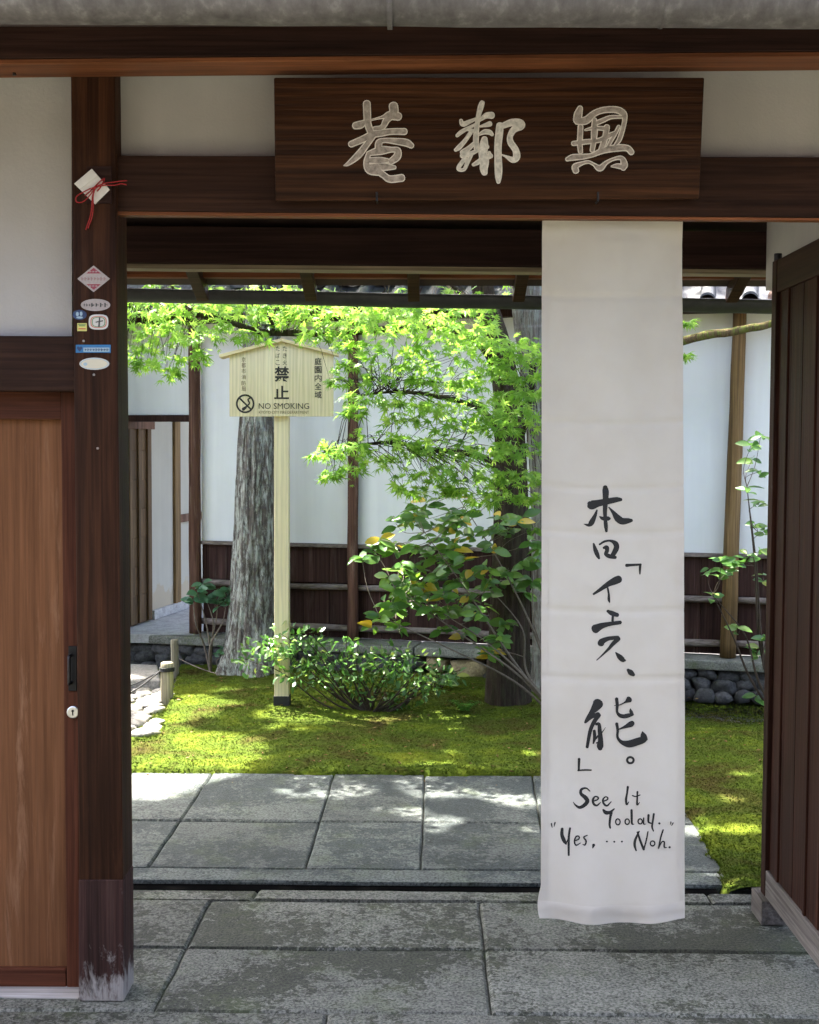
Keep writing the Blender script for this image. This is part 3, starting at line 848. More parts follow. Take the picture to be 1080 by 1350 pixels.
# ------------------------------------------------------------------ name plaque
PQ = [(363, 265, 3.352), (922, 262, 3.352), (929, 102, 3.312), (361, 102, 3.312)]
pq = [U(*p) for p in PQ]
plaque = thing('name_plaque', (pq[0] + pq[1]) / 2, 'long dark wooden name plaque with three pale carved brush characters above the opening', 'plaque')
mb = MB()
nrm = (pq[1] - pq[0]).cross(pq[3] - pq[0]).normalized()
if nrm.y > 0: nrm = -nrm
mb.slab(pq, -nrm * 0.034)
mb.build('board', 'plaque_wood', plaque, 0.004, 2, True)
def plaque_place(ox, oy, sc):
    def f(x, y, lift):
        d = ray(ox + x / sc, oy + y / sc)
        t = (pq[0] - EYE).dot(nrm) / d.dot(nrm)
        return EYE + d * t + nrm * lift
    return f
CH_A = [[(380,110,95),(385,250,95),(395,380,90),(440,500,90)],
 [(230,400,90),(300,385,100),(360,350,60),(440,325,22),(580,290,40),(680,265,110),(790,280,105)],
 [(725,140,115),(725,230,115),(640,320,90),(580,420,70),(480,440,60)],
 [(440,510,90),(560,495,90),(700,475,80),(870,475,85)], [(440,520,100),(350,565,90),(175,640,80)],
 [(460,520,90),(380,640,80),(270,780,90),(140,890,50),(85,915,10)],
 [(530,690,90),(540,620,90),(600,590,60),(750,600,80),(890,620,95),(960,660,70)],
 [(400,760,60),(560,720,110),(700,710,70),(780,720,80),(770,800,100),(690,865,80)],
 [(400,770,60),(380,860,80),(390,940,90),(430,980,100),(520,990,110)],
 [(385,850,70),(540,850,90),(650,850,55)], [(420,925,70),(600,930,100),(740,940,50)],
 [(520,980,100),(600,1040,80),(680,1090,90),(835,1075,95)]]
CH_B = [[(450,100,60),(430,160,70),(400,280,55),(380,420,60),(370,560,70),(375,700,60)],
 [(175,330,40),(200,380,60),(280,350,50),(370,310,30)], [(420,330,30),(500,270,70),(575,265,85)],
 [(420,410,20),(500,390,50),(550,375,65)], [(390,370,30),(290,420,40),(180,480,50),(125,530,40)], [(260,450,30),(360,470,50)],
 [(400,520,20),(480,480,60),(545,485,60),(580,515,40)], [(300,490,50),(230,590,50),(150,680,60),(105,715,40)],
 [(350,620,40),(280,690,60),(200,750,80)], [(190,790,60),(300,760,55),(390,720,40)],
 [(230,820,50),(155,920,50),(145,965,40),(215,965,40),(260,870,50),(310,770,45)],
 [(480,570,75),(470,650,110),(460,760,110),(480,860,110),(470,950,100),(480,1010,75)],
 [(335,905,40),(400,870,60),(480,820,70),(565,790,55)], [(540,745,35),(560,800,50)], [(430,720,60),(515,670,55)],
 [(680,395,90),(670,500,95),(655,650,90),(655,800,90),(660,950,95),(660,1060,80),(660,1130,45)],
 [(720,400,70),(830,360,90),(930,370,110),(950,405,95),(860,450,80),(810,540,70),(820,620,80),(880,710,80),(895,800,90),(845,840,75),(760,800,30),(705,775,12)]]
CH_C = [[(245,170,70),(220,250,105),(205,330,100)],
 [(205,340,90),(320,330,100),(430,240,80),(560,195,80),(720,195,85),(805,245,85),(820,330,60),(790,460,60),(750,580,60),(695,655,40)],
 [(440,370,60),(540,330,60),(640,290,50),(790,285,40)],
 [(250,410,70),(245,520,70),(240,640,70),(250,740,60)], [(430,320,60),(430,450,85),(420,600,70),(400,720,60)],
 [(590,415,75),(575,520,75),(550,620,75),(510,720,65)], [(745,410,45),(700,500,50),(640,600,50),(600,680,45)],
 [(155,630,60),(300,610,65),(480,590,60),(600,540,70),(700,490,50)], [(310,455,25),(430,430,50),(600,440,60)],
 [(75,835,50),(150,810,80),(280,800,70),(400,780,55),(540,720,80),(700,690,90),(850,690,80),(910,745,75)],
 [(190,985,80),(180,930,80),(260,890,50),(350,870,40),(420,900,40),(500,950,80),(580,880,50),(680,830,40),(780,820,60),(815,900,90),(800,950,70)],
 [(650,925,20),(720,920,60),(790,930,70)]]
for ox, strokes, fill in ((445, CH_A, 'carve_fill'), (590, CH_B, 'carve_fill_white'), (740, CH_C, 'carve_fill')):
    pl = plaque_place(ox, 125, 9.818)
    mo_, mi_ = MB(), MB()
    for i, st in enumerate(strokes):
        vs, fs = stroke_faces(st, 0.0012 + 0.00005 * i, pl, grow=3.5); mo_.add(vs, fs)
        st2 = [(x, y, max(6, w_ - 22)) for x, y, w_ in st]
        vs, fs = stroke_faces(st2, 0.0022 + 0.00005 * i, pl, grow=0); mi_.add(vs, fs)
    ch = mo_.build('character', 'carve_edge', plaque)
    mi_.build('worn_paint', fill, ch)
for px in (497, 788):
    a = U(px, 264, 3.346); mb = MB()
    mb.tube([a + Vector((0, 0.03, -0.002)), a + Vector((0, -0.006, -0.002)), a + Vector((0, -0.006, 0.02))], 0.0028, 6)
    mb.build('hook', 'iron', plaque)

# ------------------------------------------------------------------ hanging banner
BY = 3.452
def banner_edge(v):      # left / right image positions over height parameter
    py = 274 + v * (1211 - 274)
    return 715.2 - 2.0 * max(0, v - 0.05), 901.0 + 2.3 * v, py
def banner_pt(u, v, lift=0.0):
    l_, r_, py = banner_edge(v)
    if v > 0.9: py += 7.0 * math.sin(math.pi * min(1, max(0, u))) * (v - 0.9) / 0.1
    px = l_ + (r_ - l_) * u
    if v > 0.955 and u < 0.06:            # crumpled lower left corner
        k = (v - 0.955) / 0.045
        px += (0.06 - u) / 0.06 * (-5.5 * math.sin(k * math.pi * 0.75) + 2.0 * k)
    p = U(px, py, BY)
    d = 0.004 * math.sin(u * 5.0 + 0.6) * (0.4 + v)
    d += 0.016 * math.sin(u * 7.0 + 1.2 + 1.2 * v) * (1 - v) ** 1.5
    d += 0.006 * noise.noise(Vector((u * 2.2, v * 9.0, 0.3))) + 0.003 * noise.noise(Vector((u * 5.0 + v * 6, v * 18.0, 7.3)))
    d += 0.0016 * noise.noise(Vector((u * 7.0, v * 40.0, 4.3)))
    d += 0.012 * max(0, v - 0.72) * math.sin(u * 6.5 + v * 16)
    d += 0.010 * (max(0, v - 0.86) / 0.14) ** 2 * math.sin((u - v * 0.9) * 14)
    for cv in (0.122, 0.392, 0.455, 0.565, 0.30, 0.66):      # storage creases
        d += 0.0042 * math.exp(-((v - cv - 0.004 * math.sin(u * 3)) / 0.0035) ** 2)
    d *= min(1.0, v / 0.05)
    return p + Vector((0, d - lift, 0))
banner = thing('hanging_banner', banner_pt(0.5, 1.0), 'tall white cloth banner with black brush calligraphy hanging in the opening', 'banner')
NU, NV = 36, 240
V = [banner_pt(i / NU, j / NV) for j in range(NV + 1) for i in range(NU + 1)]
idx = np.arange((NU + 1) * (NV + 1)).reshape(NV + 1, NU + 1)
F = np.stack([idx[:-1, :-1], idx[1:, :-1], idx[1:, 1:], idx[:-1, 1:]], -1).reshape(-1, 4)
np_mesh('cloth', [tuple(v) for v in V], F, 'banner_cloth', banner, smooth=True)
# bottom hem (a folded-up second layer) and stitched side edges
V = [banner_pt(i / NU, 0.976 + 0.0238 * j / 8, 0.0018 + 0.0016 * math.sin(min(1, j / 8 * 1.6) * math.pi) + 0.0012 * noise.noise(Vector((i * .35, j * .4, 2)))) for j in range(9) for i in range(NU + 1)]
idx = np.arange((NU + 1) * 9).reshape(9, NU + 1)
F = np.stack([idx[:-1, :-1], idx[1:, :-1], idx[1:, 1:], idx[:-1, 1:]], -1).reshape(-1, 4)
np_mesh('hem', [tuple(v) for v in V], F, 'banner_cloth', banner, smooth=True)
for u0, u1 in ((0.003, 0.05), (0.95, 0.997)):
    V = [banner_pt(u0 + (u1 - u0) * i / 4, 0.01 + 0.964 * j / 240, 0.0012 + 0.0008 * noise.noise(Vector((i * 0.9, j * 0.5, u0)))) for j in range(241) for i in range(5)]
    idx = np.arange(5 * 241).reshape(241, 5)
    F = np.stack([idx[:-1, :-1], idx[1:, :-1], idx[1:, 1:], idx[:-1, 1:]], -1).reshape(-1, 4)
    np_mesh('side_hem', [tuple(v) for v in V], F, 'banner_cloth', banner, smooth=True)
a, b2 = U(708, 274, BY + .002), U(908, 275, BY + .002)
mb = MB(); mb.tube([a + Vector((0, 0, .004)), b2 + Vector((0, 0, .004))], 0.007, 10); mb.build('hanging_rod', 'lintel_wood', banner, smooth=True)
def banner_place(ox, oy, sc):
    def f(x, y, lift):
        px, py = ox + x / sc, oy + y / sc
        v = (py - 274) / (1211 - 274); l_, r_, _ = banner_edge(v)
        if v > 0.9:
            u_ = (px - l_) / (r_ - l_); v -= 7.0 * math.sin(math.pi * u_) * (v - 0.9) / 0.1 / 937
        return banner_pt((px - l_) / (r_ - l_), v, lift)
    return f
Z1, Z2, Z3, Z4, Z5 = (760, 630, 10.38), (760, 750, 9.0), (750, 910, 9.0), (745, 1030, 7.2), (720, 1070, 6.0)
BAN = [
 (Z1, [[(390,125,60),(397,180,88),(395,300,75),(388,450,58),(393,560,48),(400,650,55),(408,730,35)],
       [(180,350,70),(205,370,125),(300,345,95),(420,320,85),(540,297,72),(605,295,45)],
       [(280,440,20),(250,520,50),(205,610,75),(165,645,45),(100,630,8)],
       [(440,400,15),(500,470,50),(560,550,95),(620,590,95),(700,585,75),(750,580,45)], [(318,530,20),(360,555,50),(430,555,60),(452,555,35)]]),
 (Z1, [[(235,900,25),(258,980,55),(285,1050,58),(308,1100,30)],
       [(315,910,25),(380,870,30),(460,858,32),(530,895,70),(545,950,75),(520,1010,70),(490,1060,60)],
       [(372,955,35),(412,950,60),(415,1000,55),(400,1040,50),(450,1070,60),(530,1085,45)]]),
 (Z1, [[(682,1195,45),(760,1190,35),(880,1185,30)], [(872,1185,38),(868,1250,32),(868,1315,18)]]),
 (Z2, [[(500,120,90),(450,142,88),(370,182,62),(280,245,42),(203,298,25)], [(370,225,20),(382,300,25),(383,360,32),(392,395,15)]]),
 (Z2, [[(372,500,35),(420,525,58),(485,545,48)], [(430,560,30),(427,615,30)], [(225,712,105),(300,675,72),(400,650,50),(518,632,45)]]),
 (Z2, [[(290,885,80),(302,860,72),(380,825,50),(490,812,45)], [(495,825,58),(430,890,48),(380,950,34),(300,1030,18),(242,1083,12)], [(465,990,15),(510,1040,60),(552,1078,58),(578,1085,25)]]),
 (Z2, [[(612,1198,35),(645,1230,68),(678,1258,40)]]),
 (Z3, [[(345,155,125),(330,180,110),(270,260,60),(220,330,40),(192,380,25)], [(345,285,62),(270,312,42),(200,375,28)],
       [(360,290,40),(310,350,50),(265,440,45),(240,540,42),(218,675,36)], [(322,398,32),(355,398,40),(365,480,50),(375,580,60),(370,660,78),(370,690,55)],
       [(300,478,35),(305,560,40),(290,628,20)], [(300,590,18),(350,535,26)], [(325,622,14),(372,618,36)], [(390,500,14),(432,435,4)],
       [(565,98,40),(572,170,38),(570,250,30),(600,292,44),(650,306,50),(710,295,50),(760,285,25)], [(728,212,5),(735,250,40),(755,283,30)],
       [(712,108,78),(665,140,22),(600,170,12),(538,178,8)],
       [(565,392,38),(577,470,30),(575,550,30),(620,608,46),(710,632,85),(810,605,90),(885,582,78),(918,575,36)], [(868,482,8),(880,530,70),(898,570,68)],
       [(750,385,60),(728,400,68),(660,430,35),(588,458,14)]]),
 (Z3, [ring_pts(728, 826, 38, 36, 27)]),
 (Z3, [[(125,820,32),(123,890,28),(122,960,25)], [(112,960,18),(190,952,20),(268,952,18)]]),
 (Z4, [[(240,100,10),(205,72,15),(160,85,25),(155,125,30),(195,160,40),(215,195,40),(185,235,35),(140,255,28),(100,230,15),(82,205,6)]]),
 (Z4, [[(270,195,14),(310,180,14),(318,160,16),(290,150,14),(268,180,22),(275,220,22),(305,235,18),(340,205,8)]]),
 (Z4, [[(362,195,12),(400,180,14),(408,160,14),(385,152,12),(362,180,18),(370,215,20),(400,235,18),(440,195,8)]]),
 (Z4, [[(595,50,22),(588,110,18),(578,170,22),(585,218,18),(605,190,6)]]),
 (Z4, [[(685,95,18),(683,160,16),(683,218,18),(705,195,6)], [(638,132,12),(670,140,12),(710,125,10)]]),
 (Z4, [[(365,275,20),(390,300,38),(430,295,28),(468,262,12)], [(440,300,28),(430,350,22),(424,410,20),(430,445,16)]]),
 (Z4, [ring_pts(502, 385, 21, 28, 13)]), (Z4, [ring_pts(590, 382, 20, 26, 13), [(630,270,22),(632,340,22),(635,400,18),(655,405,6)]]),
 (Z4, [ring_pts(712, 378, 20, 24, 13), [(745,345,14),(745,400,14),(765,402,6)]]),
 (Z4, [[(790,315,22),(790,380,18),(815,395,12)], [(840,305,20),(830,380,18),(825,430,18),(838,470,12)]]), (Z4, [[(891,394,20),(895,397,20)]]),
 (Z4, [[(1003,382,12),(999,408,6)], [(1024,392,12),(1010,418,6)]]),
 (Z5, [[(44,100,12),(50,130,6)], [(73,92,12),(66,122,6)]]),
 (Z5, [[(130,142,22),(128,190,28),(145,235,30),(160,260,12)], [(192,137,16),(182,200,18),(180,280,18),(180,346,16)], [(160,255,10),(185,200,8)]]),
 (Z5, [[(228,235,10),(260,220,11),(262,200,11),(240,200,11),(226,235,13),(238,268,13),(275,250,6)]]),
 (Z5, [[(328,190,8),(300,205,12),(318,235,13),(310,265,13),(292,262,7)]]), (Z5, [[(378,266,24),(370,290,8)]]),
 (Z5, [[(480,238,14),(484,238,14)], [(538,238,14),(542,238,14)], [(598,236,14),(602,236,14)]]),
 (Z5, [[(735,155,12),(705,220,20),(700,265,20),(712,306,12)], [(722,160,14),(745,230,18),(772,298,18)], [(772,298,12),(790,230,12),(805,155,9)]]),
 (Z5, [ring_pts(842, 250, 18, 20, 11)]), (Z5, [[(925,142,12),(905,210,13),(890,290,11)], [(890,290,8),(915,240,10),(935,240,12),(935,280,13),(955,285,6)]]), (Z5, [[(976,283,17),(980,283,17)]]),
]
for (ox, oy, sc), strokes in BAN:
    mb = MB(); pl = banner_place(ox, oy, sc)
    for i, st in enumerate(strokes):
        vs, fs = stroke_faces(st, 0.0011 + 0.00006 * i, pl, sub=5); mb.add(vs, fs)
    mb.build('character', 'black_ink', banner)

# ------------------------------------------------------------------ things on the left post
def post_pt(px, py, lift=0.0): return U(px, py, POST_Y0 - lift)
def flat_poly(mb, pts, lift, th=0.0008):
    mb.poly([post_pt(x, y, lift) for x, y in pts], (0, -th, 0)); return mb
def ell(cx, cy, rx, ry, n=28, p=2.0):
    o = []
    for k in range(n):
        a_ = 2 * math.pi * k / n; c, s_ = math.cos(a_), math.sin(a_)
        o.append((cx + rx * math.copysign(abs(c) ** (2 / p), c), cy + ry * math.copysign(abs(s_) ** (2 / p), s_)))
    return o
def sticker(label, outline, mat, cx, cy):
    t = thing('sticker', post_pt(cx, cy), label, 'sticker', 'small stickers on the gate post')
    flat_poly(MB(), outline, 0.0003).build('backing', mat, t)
    return t
def smark(t, polys, mat, name='print', lift=0.0013):
    mb = MB()
    for i, p in enumerate(polys): flat_poly(mb, p, lift + 0.00003 * i, 0.0002)
    mb.build(name, mat, t)
def bars(cx, cy, n, w_, h, gap, sk=0.0):
    o = []; r2 = random.Random(int(cx * 7 + cy))
    x = cx - (n * (w_ + gap) - gap) / 2
    for k in range(n):
        hh_ = h * r2.uniform(0.7, 1.0)
        o.append([(x, cy + hh_ / 2), (x + w_ * 0.45, cy + hh_ / 2), (x + w_ * 0.45, cy - hh_ / 2), (x, cy - hh_ / 2)])
        o.append([(x, cy + h * r2.uniform(-.4, .4)), (x + w_, cy + h * .1), (x + w_, cy - h * .1), (x, cy - h * .1)])
        x += w_ + gap
    return o
t = sticker('diamond shaped rose and silver sticker, topmost on the gate post', [(123.5, 385), (145, 367.5), (123.5, 350), (102, 367.5)], 'sticker_silver', 123, 367)
smark(t, [[(123.5, 382), (133, 374.5), (114, 374.5)]], 'sticker_rose_red')
smark(t, [[(114, 360.5), (133, 360.5), (123.5, 353)]], 'sticker_rose_red')
smark(t, bars(123.5, 367.5, 8, 3, 5, 1.2), 'sticker_rose', 'lettering')
smark(t, bars(123.5, 377, 3, 3, 2.4, 1) + bars(123.5, 358, 3, 3, 2.4, 1), 'sticker_silver', 'lettering', 0.0017)
t = sticker('silver oval sticker with dark lettering below the diamond sticker', ell(126, 402, 19.5, 8), 'sticker_silver', 126, 402)
smark(t, bars(131, 402, 4, 4.2, 6, 1.6) + bars(115, 402, 3, 2.4, 4, 1), 'sticker_grey_ink', 'lettering')
t = sticker('small dark blue oval sticker with white figures', ell(105, 415, 9.3, 6.6), 'sticker_navy', 105, 415)
smark(t, [ell(102, 414, 2, 3, 10), ell(107, 413.5, 1.8, 3, 10), ell(105, 418.5, 4.5, 1.5, 10)], 'sticker_paleblue')
t = sticker('rounded white sticker with a coloured ring and black figure', ell(130, 424.5, 13, 10, 32, 3.2), 'sticker_white', 130, 424)
for (rx, ry, mat_, lf) in ((10.6, 7.8, 'sticker_red', 0.0012), (9.6, 7.0, 'sticker_cream', 0.0016), (8.8, 6.4, 'sticker_green', 0.0020), (7.8, 5.6, 'sticker_white', 0.0024)):
    smark(t, [ell(130, 424.5, rx, ry, 32, 3.0)], mat_, 'ring', lf)
smark(t, [[(129.3, 431), (131.6, 431), (132.4, 418), (130.6, 418)], [(126, 425.5), (136, 423.5), (136, 422), (126, 424)]], 'sticker_grey_ink', 'figure', 0.0028)
t = sticker('tiny square yellow sticker with green and red lines', [(102, 436.5), (114.5, 436.5), (114.5, 426), (102, 426)], 'sticker_yellow', 108, 431)
smark(t, [[(104, 430), (112.5, 430), (112.5, 428.8), (104, 428.8)], [(103, 428), (113.5, 428), (113.5, 427), (103, 427)]], 'sticker_green')
smark(t, [[(103.5, 434), (113, 434), (113, 432.8), (103.5, 432.8)]], 'sticker_red', 'line')
t = sticker('long narrow blue sticker with a heart and white lettering', [(100, 465), (146, 465), (146, 454.5), (100, 454.5)], 'sticker_blue', 123, 460)
smark(t, [[(110, 463.8), (144.5, 463.8), (144.5, 458.2), (110, 458.2)]], 'sticker_paleblue', 'panel')
smark(t, bars(127.5, 461, 9, 2.6, 3.6, 1.0), 'sticker_navy', 'lettering', 0.0018)
smark(t, [[(105, 463.5), (108.5, 459.5), (108.3, 457.3), (106.6, 456.5), (105, 458), (103.4, 456.5), (101.7, 457.3), (101.5, 459.5)]], 'sticker_navy', 'heart')
t = sticker('blank cream oval sticker with a thin rim, lowest on the gate post', ell(124.5, 479.5, 19.7, 8), 'sticker_white', 124, 479)
smark(t, [ell(124.5, 479.5, 18.4, 7.0)], 'sticker_paleblue', 'rim'); smark(t, [ell(124.5, 479.5, 17.6, 6.4)], 'sticker_cream', 'face', 0.0017)
smark(t, [ell(112.5, 480, 2.6, 2.2, 12)], 'sticker_paleblue', 'mark', 0.0021)
for px, py in ((110.5, 449.5), (124, 494), (129, 591)):
    c_ = post_pt(px, py); mb = MB(); mb.tube([c_ + Vector((0, 0.003, 0)), c_ + Vector((0, -0.003, 0))], 0.0032, 8); mb.build('nail', 'steel', post)
# paper charm with red cord
ch = thing('paper_charm', post_pt(123, 268, 0.0), 'folded white paper charm tied with red cord on the gate post', 'charm')
mb = MB(); mb.qbox([(114, 268), (147, 268), (147, 219), (114, 219)], POST_Y0 - 0.006, POST_Y0 - 0.0002); mb.build('backing_plate', 'inner_beam_wood', ch, 0.001)
fr_ = [(97.5, 242), (125, 269), (144.5, 249.5), (121, 222)]
mb = MB(); mb.slab([U(x, y, POST_Y0 - 0.012) for x, y in fr_], (0, 0.006, 0)); mb.build('paper', 'paper_white', ch, 0.001)
mb = MB(); mb.slab([U(x, y, POST_Y0 - 0.0145) for x, y in [(98.5, 242), (106, 249.2), (129, 231.5), (121, 222.6)]], (0, 0.0022, 0)); mb.build('paper_fold', 'paper_white', ch, 0.0006)
def cord(name, pts, r=0.0016):
    C = catmull([(x, y, l_) for x, y, l_ in pts], 6)
    mb = MB(); mb.tube([U(c[0], c[1], POST_Y0 - c[2]) for c in C], r, 6); return mb.build(name, 'red_cord', ch, smooth=True)
cord('cord', [(112, 258, .015), (121, 250, .016), (131, 240, .016), (138, 235, .015), (133, 246, .017), (128, 252, .016)])
cord('cord', [(126, 246, .018), (112, 252, .02), (101, 259, .022), (101, 266, .022), (109, 266, .02), (118, 258, .02), (127, 245, .018)])
cord('cord', [(126, 246, .018), (140, 244, .02), (152, 244, .022), (160, 242, .02), (167, 243.5, .02)])
cord('cord', [(126, 246, .018), (138, 241.5, .02), (150, 240, .022), (160, 238.5, .02), (167.5, 238, .02)])
cord('cord', [(125, 247, .018), (122, 258, .019), (121, 272, .015), (119, 285, .01), (115, 297, .006), (113, 303, .005)])
cord('cord', [(126, 247, .018), (123, 258, .019), (123, 272, .014), (121.5, 285, .009), (118, 295, .006), (116, 301, .005)])
mb = MB(); kc = U(126, 247, POST_Y0 - 0.017)
mb.tube([kc + Vector((-.004, 0, -.002)), kc + Vector((0, -.002, 0)), kc + Vector((.004, 0, .003))], [0.003, 0.0042, 0.003], 8); mb.build('knot', 'red_cord', ch, smooth=True)

# ------------------------------------------------------------------ garden wall behind the moss
WA = U(290, 723, 8.70); WB = U(960, 735, 7.90)
WA.z = WB.z = 0
WD = (WB - WA).normalized(); WN = Vector((WD.y, -WD.x, 0))
def plane_hit(px, py, a, nrm_):
    d = ray(px, py); return EYE + d * ((a - EYE).dot(nrm_) / d.dot(nrm_))
def WS(px, py, d=0.0):
    p = plane_hit(px, py, WA + WN * d, WN); return (p - WA).dot(WD), p.z
def wl(s, d, z): return WA + WD * s + WN * d + Vector((0, 0, z))
def wbox(mb, s0, s1, d0, d1, z0, z1):
    return mb.hexa([wl(s0,d1,z0), wl(s1,d1,z0), wl(s1,d1,z1), wl(s0,d1,z1), wl(s0,d0,z0), wl(s1,d0,z0), wl(s1,d0,z1), wl(s0,d0,z1)])
wall = thing('garden_wall', WA, 'white plastered garden wall with dark board base and tiled coping', 'wall')
ZL, ZSILL, ZTOP = 0.21, 0.825, 2.30
sP = [WS(256.5, 650, 0.05)[0], WS(465, 700, 0.05)[0], WS(722, 700, 0.05)[0], WS(968, 650, 0.05)[0]]
sP.append(sP[3] + 1.2)
SL, SR = sP[0] - 3.2, sP[4] + 1.5
# rotated grain materials follow the wall closely enough (the wall is nearly square to X)
def bay(sa, sb):
    mb = MB(); wbox(mb, sa, sb, -0.06, 0.0, ZSILL + 0.012, ZTOP); mb.build('plaster_panel', 'wall_plaster', wall)
    mb = MB(); wbox(mb, sa, sb, -0.05, 0.028, ZSILL - 0.012, ZSILL + 0.010); mb.build('sill_rail', 'wall_rail_wood', wall, 0.003)
    k = max(2, round((sb - sa) / 0.19)); wd = (sb - sa) / k
    for i in range(k):
        for z0_, z1_, dd in ((ZL + 0.002, 0.535, -0.004), (0.575, ZSILL - 0.0135, 0.004)):
            mb = MB(); dj = rng.uniform(-0.004, 0.004) + dd
            wbox(mb, sa + i * wd + 0.0015, sa + (i + 1) * wd - 0.0015, -0.05, -0.012 + dj, z0_, z1_)
            mb.build('board', 'wall_board_wood', wall, 0.002)
    mb = MB(); wbox(mb, sa, sb, -0.08, -0.051, ZL, ZSILL - 0.014); mb.build('backing_board', 'wall_board_wood', wall)
    for zc, rr in ((0.553, 0.019), (0.283, 0.021)):
        mb = MB(); K = 10
        mb.tube([wl(sa + (sb - sa) * i / K, 0.012 + 0.006 * noise.noise(Vector((i * .5, zc, sa))), zc + 0.012 * noise.noise(Vector((i * .35 + 7, zc, sa)))) for i in range(K + 1)], [rr * (1 + .12 * math.sin(i)) for i in range(K + 1)], 10)
        mb.build('rail', 'wall_rail_wood', wall, smooth=True)
edges = [sP[0] + 0.03] + sP[1:] + [SR]
for i in range(len(edges) - 1): bay(edges[i], edges[i + 1])
def log_post(s_, r0, r1, z0_, z1_, mat, d=0.045, flare=1.0, lean=0.0):
    mb = MB(); K = 24; pts = []; rr = []
    for i in range(K + 1):
        t = i / K
        pts.append(wl(s_ + lean * t + 0.004 * noise.noise(Vector((t * 5, s_, 0))), d, z0_ + (z1_ - z0_) * t)); rr.append((r0 + (r1 - r0) * t) * (1 + 0.05 * noise.noise(Vector((t * 9, s_, 3)))) * (1 + (flare - 1) * max(0, 1 - t * 12)))
    mb.tube(pts, rr, 16); return mb.build('post', mat, wall, smooth=True)
log_post(sP[0], 0.042, 0.038, ZL - 0.002, ZTOP, 'wall_post_wood')
log_post(sP[1], 0.036, 0.034, ZL - 0.002, ZTOP, 'wall_post_wood', flare=1.1)
log_post(sP[2], 0.036, 0.034, ZL - 0.002, ZTOP, 'wall_post_wood')
log_post(sP[3] - 0.02, 0.050, 0.040, ZL - 0.002, ZTOP + 0.02, 'tan_post_wood', 0.06, 1.0, 0.035)
log_post(sP[4], 0.046, 0.040, ZL - 0.002, ZTOP, 'tan_post_wood')
# plaster above the doorway on the left, dark lintel, far jamb
zlin = WS(205, 548, 0.03)[1]
mb = MB(); wbox(mb, sP[0] - 1.25, sP[0] - 0.03, -0.06, 0.0, zlin + 0.006, ZTOP); mb.build('plaster_panel', 'wall_plaster', wall)
mb = MB(); wbox(mb, sP[0] - 1.25, sP[0] - 0.02, -0.08, 0.03, zlin - 0.040, zlin + 0.004); mb.build('door_lintel', 'wall_board_wood', wall, 0.003)
mb = MB(); wbox(mb, SL, sP[0] - 1.25, -0.06, 0.0, ZL, ZTOP); mb.build('plaster_panel', 'wall_plaster', wall)
# eave plate and tiled coping
mb = MB(); wbox(mb, SL, SR, -0.07, 0.05, ZTOP + 0.002, ZTOP + 0.08); mb.build('eave_plate', 'wall_board_wood', wall, 0.004)
mb = MB()
mb.hexa([wl(SL,.34,ZTOP+.02), wl(SR,.34,ZTOP+.02), wl(SR,.34,ZTOP+.045), wl(SL,.34,ZTOP+.045), wl(SL,-.05,ZTOP+.20), wl(SR,-.05,ZTOP+.20), wl(SR,-.05,ZTOP+.225), wl(SL,-.05,ZTOP+.225)])
mb.build('coping_board', 'wall_board_wood', wall)
mb = MB(); wbox(mb, SL, SR, -0.16, 0.02, ZTOP + 0.235, ZTOP + 0.34); mb.tube([wl(SL, -.07, ZTOP + .35), wl(SR, -.07, ZTOP + .35)], 0.07, 12)
mb.build('ridge', 'tile_stone', wall)
# one curved tile, shared by all
tm = MB(); K = 8; vs = []; fs = []
for j, (d_, z_) in enumerate(((0.37, ZTOP + 0.047), (-0.06, ZTOP + 0.250))):
    for k in range(2 * K + 1):
        t = k / K
        if t <= 1: sx = 0.045 * (1 - math.cos(math.pi * t)) ; zz = 0.042 * math.sin(math.pi * t)
        else: sx = 0.09 + 0.15 * (t - 1); zz = -0.018 * math.sin(math.pi * (t - 1))
        vs.append(WD * (sx - 0.12) + WN * d_ + Vector((0, 0, z_ + zz)))
for k in range(2 * K): fs.append((k, k + 1, 2*K + 1 + k + 1, 2*K + 1 + k))
top = list(fs); n0 = len(vs); vs += [v - Vector((0, 0, 0.014)) for v in vs]
fs += [tuple(n0 + i for i in reversed(f)) for f in top]
for k in range(2 * K): fs.append((k, n0 + k, n0 + k + 1, k + 1))
tm.add(vs, fs); tile_me = tm.mesh('tile'); tile_me.materials.append(MAT['tile_stone'])
s_ = SL + 0.15
while s_ < SR - 0.1:
    o = new_obj('tile', tile_me, None, wall); o.location = WD * s_; o.location.z = rng.uniform(-.002, .002); s_ += 0.2405
